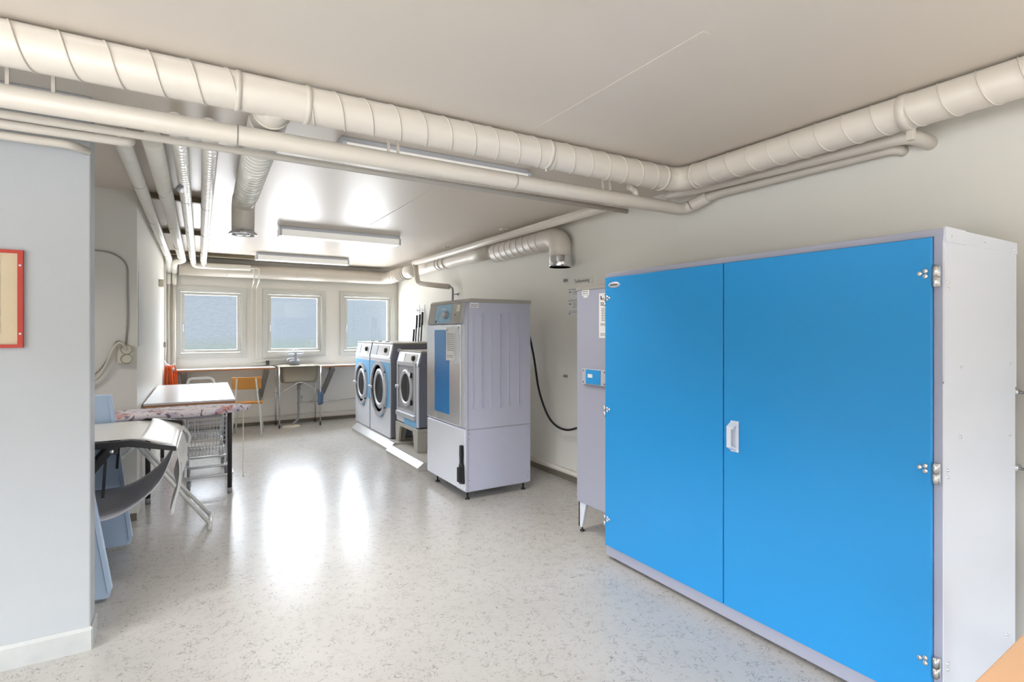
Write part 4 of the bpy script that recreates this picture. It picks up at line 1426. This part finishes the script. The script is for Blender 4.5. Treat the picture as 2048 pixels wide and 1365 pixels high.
# ------------------------------------------------------------ ironing board
root = thing('ironing_board', (.05, 4.75, 0), 'ironing board with red and mauve patterned cover in front of the white table', 'ironing board')
def outline(n=40):
    out = []
    for k in range(n):
        t = 2 * PI * k / n
        c, s_ = math.cos(t), math.sin(t)
        xx = .62 * (abs(c) ** .75) * (1 if c > 0 else -1)
        w_ = .19 if xx < .05 else .19 * math.sqrt(max(0, 1 - ((xx - .05) / .57) ** 2.2)) if xx < .62 else 0
        out.append((xx, w_ * (abs(s_) ** .55) * (1 if s_ > 0 else -1)))
    return out
ol = outline()
g = G()
def bz(x):
    return .862 + .012 * ((x + .4) / .9)
def loop(sc, dz):
    return [(-.155 + p[0] * sc, 4.75 + p[1] * sc, bz(-.155 + p[0]) + dz) for p in ol]
loft(g, [loop(.93, -.045), loop(.99, -.04), loop(1.0, -.02), loop(.985, -.003), loop(.93, 0.002)])
g._face([g.bm.verts.new(p) for p in loop(.93, -.045)][::-1])
obj('board_cover', g, COVER, root)
g = G().tube([(-.40, 4.70, .80), (.17, 4.60, .015)], .0125, 10).tube([(-.40, 4.80, .80), (.18, 4.83, .015)], .0125, 10)
obj('leg', g, TUBEWHITE, root)
obj('leg_foot', G().tube([(.165, 4.52, .014), (.185, 4.90, .014)], .0135, 10), TUBEWHITE, root)
g = G().tube([(-.10, 4.75, .82), (-.92, 4.76, .015)], .0125, 10).tube([(-.92, 4.60, .014), (-.92, 4.92, .014)], .0135, 10)
obj('leg', g, TUBEWHITE, root)
obj('underframe', G().box(-.5, .25, 4.66, 4.68, .80, .818, .002).box(-.5, .25, 4.82, 4.84, .80, .818, .002), GREYPLASTIC, root)
g = G().tube(smooth([(.40, 4.74, .83), (.402, 4.745, .6), (.40, 4.74, .4), (.403, 4.74, .32)], 6), .0035, 7).tube([(.403, 4.74, .33), (.403, 4.74, .305)], .006, 8)
obj('cord', g, CREAM, root, label='thin cream cord hanging from the board tip')

# ------------------------------------------------------------ cold mangle behind the partition
root = thing('linen_mangle', (-.85, 4.05, 0), 'blue grey linen mangle with silver cloth apron standing in the alcove behind the partition', 'mangle')
for y0, y1, lab in ((3.60, 3.635, 'n'), (4.43, 4.465, 'f')):
    top = 1.03 if lab == 'f' else .98
    xe = lambda z: -.285 - .118 * z if lab == 'f' else -.318 - .15 * z
    L_ = lambda z: -1.55 + .12 * z
    g = G().prism([(L_(.02), .02), (xe(.02) - .02, .02), (xe(.06), .07), (xe(top), top), (L_(top), top)], 'y', y0, y1, .004)
    o = obj('gable', g, BLUEGREY, root)
    g = G().prism([(xe(.06) - .02, .05), (xe(.06), .07), (xe(top) , top), (xe(top) - .02, top)], 'y', y0 - .012, y0 + .002, .002)
    obj('gable_flange', g, BLUEGREY, o)
    g = G().box(L_(0) + .1, xe(0) - .15, y0 - .004, y1 + .004, .0, .022, .003)
    obj('gable_foot', g, BLACK, o)
obj('inner_panel', G().box(-1.4, -.43, 3.85, 3.87, .1, .78, .004), DARKBLUE, root)
obj('roller', G().cyl((-.9, 3.64, .93), (-.9, 4.43, .93), .09, 28), CLOTH, root)
obj('motor_box', G().box(-1.3, -.60, 4.475, 4.54, .25, .95, .01), BLUEGREY, root)
def feed(u, v):
    y = 3.70 + .70 * v
    pts = [(-1.35, .85), (-.7, .848), (-.26, .846), (-.20, .838), (-.06, .79), (-.03, .765)]
    t = u * (len(pts) - 1)
    i = min(int(t), len(pts) - 2)
    f_ = t - i
    a, b = pts[i], pts[i + 1]
    x = a[0] + (b[0] - a[0]) * f_
    z = a[1] + (b[1] - a[1]) * f_ - (.012 * math.sin(PI * v) if x > -.3 else .004 * math.sin(PI * v))
    return (x + (.03 * v if u > .3 else 0), y, z + .02 * v * (1 if u > .55 else 0))
obj('feed_cloth', G().sheet(feed, 40, 14), CLOTH, root, solid=.004)
for y, dz, dx in ((3.68, 0, 0), (4.42, .02, .03)):
    g = G().prism([(-1.4, .842), (-.30 + dx, .842), (-.24 + dx, .842 + dz), (-.035 + dx, .785 + dz * 2.2), (-.035 + dx, .76 + dz * 1.6), (-.26 + dx, .808), (-1.4, .805)], 'y', y - .014, y + .014, .002)
    b = obj('side_bar', g, BLACK, root)
    g = G().obox((-.33, y, .815), (-.55, y, .52), .038, .014, (0, 1, 0), .002).obox((-.36, y, .80), (-.375, y, .54), .014, .012, (0, 1, 0), .001)
    g.box(-.36, -.31, y - .016, y + .016, .775, .815, .002)
    obj('strut', g, BLACK, b)
    obj('bolt', G().lathe([(0, -.006), (.009, -.005), (.011, 0)], (-.335, y - .016, .79), 'y', 12), CHROME, b)
# apron falling from the lip
def apron(u, v):
    y = 3.70 + .72 * u
    drop = .40 + .05 * math.sin(u * 5) - .12 * u
    x = -.035 + .03 * u + .05 * math.sin(PI * min(1, v * 1.2)) * (.4 + .6 * u) - .03 * v * v + .012 * math.sin(u * 14) * v
    return (x, y, .775 + .02 * u - drop * v)
g = G().sheet(apron, 30, 20)
# two hand slots
def cut(bm, uc, vc, ru, rv):
    kill = []
    for f_ in bm.faces:
        c = f_.calc_center_median()
        uu = (c.y - 3.70) / .72
        dr = .40 + .05 * math.sin(uu * 5) - .12 * uu
        vv = (.775 + .02 * uu - c.z) / dr
        if ((uu - uc) / ru) ** 2 + ((vv - vc) / rv) ** 2 < 1:
            kill.append(f_)
    bmesh.ops.delete(bm, geom=kill, context='FACES')
cut(g.bm, .10, .42, .04, .17)
cut(g.bm, .80, .22, .10, .16)
obj('apron', g, CLOTH, root, solid=.004)
def sling(u, v):
    y = 3.69 + .72 * v
    pts = [(-.048, .765), (-.075, .68), (-.11, .60), (-.18, .515), (-.30, .435), (-.42, .41), (-.60, .42), (-.80, .50), (-1.0, .62)]
    t = u * (len(pts) - 1)
    i = min(int(t), len(pts) - 2)
    f_ = t - i
    p = [Vector((*pts[max(0, min(len(pts) - 1, k))], 0)) for k in (i - 1, i, i + 1, i + 2)]
    q = .5 * ((2 * p[1]) + (p[2] - p[0]) * f_ + (2 * p[0] - 5 * p[1] + 4 * p[2] - p[3]) * f_ ** 2 + (3 * p[1] - p[0] - 3 * p[2] + p[3]) * f_ ** 3)
    return (q.x + .02 * v, y, q.y - .01 * math.sin(PI * v) + .005 * v)
obj('catch_sling', G().sheet(sling, 40, 10), SLING, root, label='charcoal canvas sling', solid=.004)

# ------------------------------------------------------------ alcove wall and left wall fittings
YW = YA
root = thing('wall_socket', (-.375, YW, 1.2), 'cream double power socket on the alcove wall', 'socket')
obj('socket_plate', G().box(-.425, -.325, YW - .035, YW, 1.205, 1.345, .006), CREAM, root)
g = G()
for z in (1.24, 1.31):
    g.lathe([(.034, -.004), (.034, 0), (.028, .006), (0, .006)], (-.368, YW - .036, z), 'y', 22)
    g.lathe([(.038, -.001), (.034, -.005)], (-.368, YW - .036, z), 'y', 22)
obj('socket_well', g, LID, root)
pipe('wall_conduit', [(-.72, YW - .008, 2.055), (-.46, YW - .008, 2.045), (-.362, YW - .008, 1.97), (-.362, YW - .008, 1.52), (-.375, YW - .008, 1.35)], .006, LID, 'thin curved cable clipped to the alcove wall above the socket', .07, 8, 'cable')
one('appliance_cord', G().tube(smooth([(-.368, YW - .04, 1.31), (-.40, YW - .06, 1.36), (-.44, YW - .05, 1.33), (-.50, YW - .04, 1.18), (-.56, YW - .03, 1.09), (-.75, YW - .03, .95)]), .009, 8), CREAM, 'thick cream appliance cord hanging down from the socket', 'cable')
one('appliance_cord', G().tube(smooth([(-.39, YW - .03, 1.36), (-.43, YW - .02, 1.37), (-.47, YW - .02, 1.27), (-.56, YW - .02, 1.13), (-.75, YW - .02, 1.0)]), .006, 8), LID, 'thin grey appliance cord beside the thick one at the socket', 'cable')
def xl(y):
    return -.305 + .08 * (y - YA) / (YB - YA)
g = G().prism([(xl(5.15) + .001, 5.15), (xl(5.55) + .001, 5.55), (xl(5.55) + .004, 5.55), (xl(5.15) + .004, 5.15)], 'z', 1.33, 1.92)
one('paper_notice', g, PAPER, 'tall white paper notice on the left wall beside the alcove corner', 'notice')
one('wall_switch', G().box(xl(7.75) + .001, xl(7.75) + .05, 7.72, 7.80, 1.98, 2.07, .005), CREAM, 'small beige box high on the left wall', 'switch')
one('door_hook', G().box(xl(8.75) + .001, xl(8.75) + .03, 8.74, 8.77, 1.23, 1.30, .004), LID, 'small dark hook on the left wall near the standpipes', 'hook')
# framed notice on the partition
root = thing('framed_notice', (-.8, YP0, 1.38), 'red framed notice hanging on the front of the white partition', 'frame')
fx0, fx1, fz0, fz1 = -1.02, -.592, 1.378, 1.798
obj('frame', G().ringprism(rect(fx0, fx1, fz0, fz1), rect(fx0 + .018, fx1 - .018, fz0 + .014, fz1 - .014), 'y', YP0 - .018, YP0), RED, root)
obj('backing', G().box(fx0 + .015, fx1 - .015, YP0 - .008, YP0, fz0 + .012, fz1 - .012), TANBACK, root)
obj('paper', G().box(fx0 + .03, fx1 - .075, YP0 - .010, YP0 - .0075, fz0 + .05, fz1 - .03), PAPER, root)
obj('printed_text', lines(G(), YP0 - .0104, fx0 + .05, fx1 - .085, [fz1 - .09 - k * .032 for k in range(8)], .005, 'y'), INK, root)
g = G()
for z in (fz0 + .06, fz1 - .065):
    g.lathe([(0, -.004), (.004, -.003), (.005, 0)], (fx1 - .009, YP0 - .018, z), 'y', 10)
obj('pin', g, WHITE, root)

# ------------------------------------------------------------ tan table beside the camera
root = thing('tan_table', (1.75, .1, 0), 'tan laminate table whose corner shows bottom right beside the blue cabinet', 'table')
g = G().prism([(1.20, .442), (2.25, .485), (2.25, -.4), (1.20, -.4)], 'z', .725, .75, .003)
obj('tabletop', g, TAN, root)
for x in (1.27, 2.18):
    for y in (-.33, .39):
        obj('leg', G().cyl((x, y, 0), (x, y, .725), .018, 14), BLACKTUBE, root)
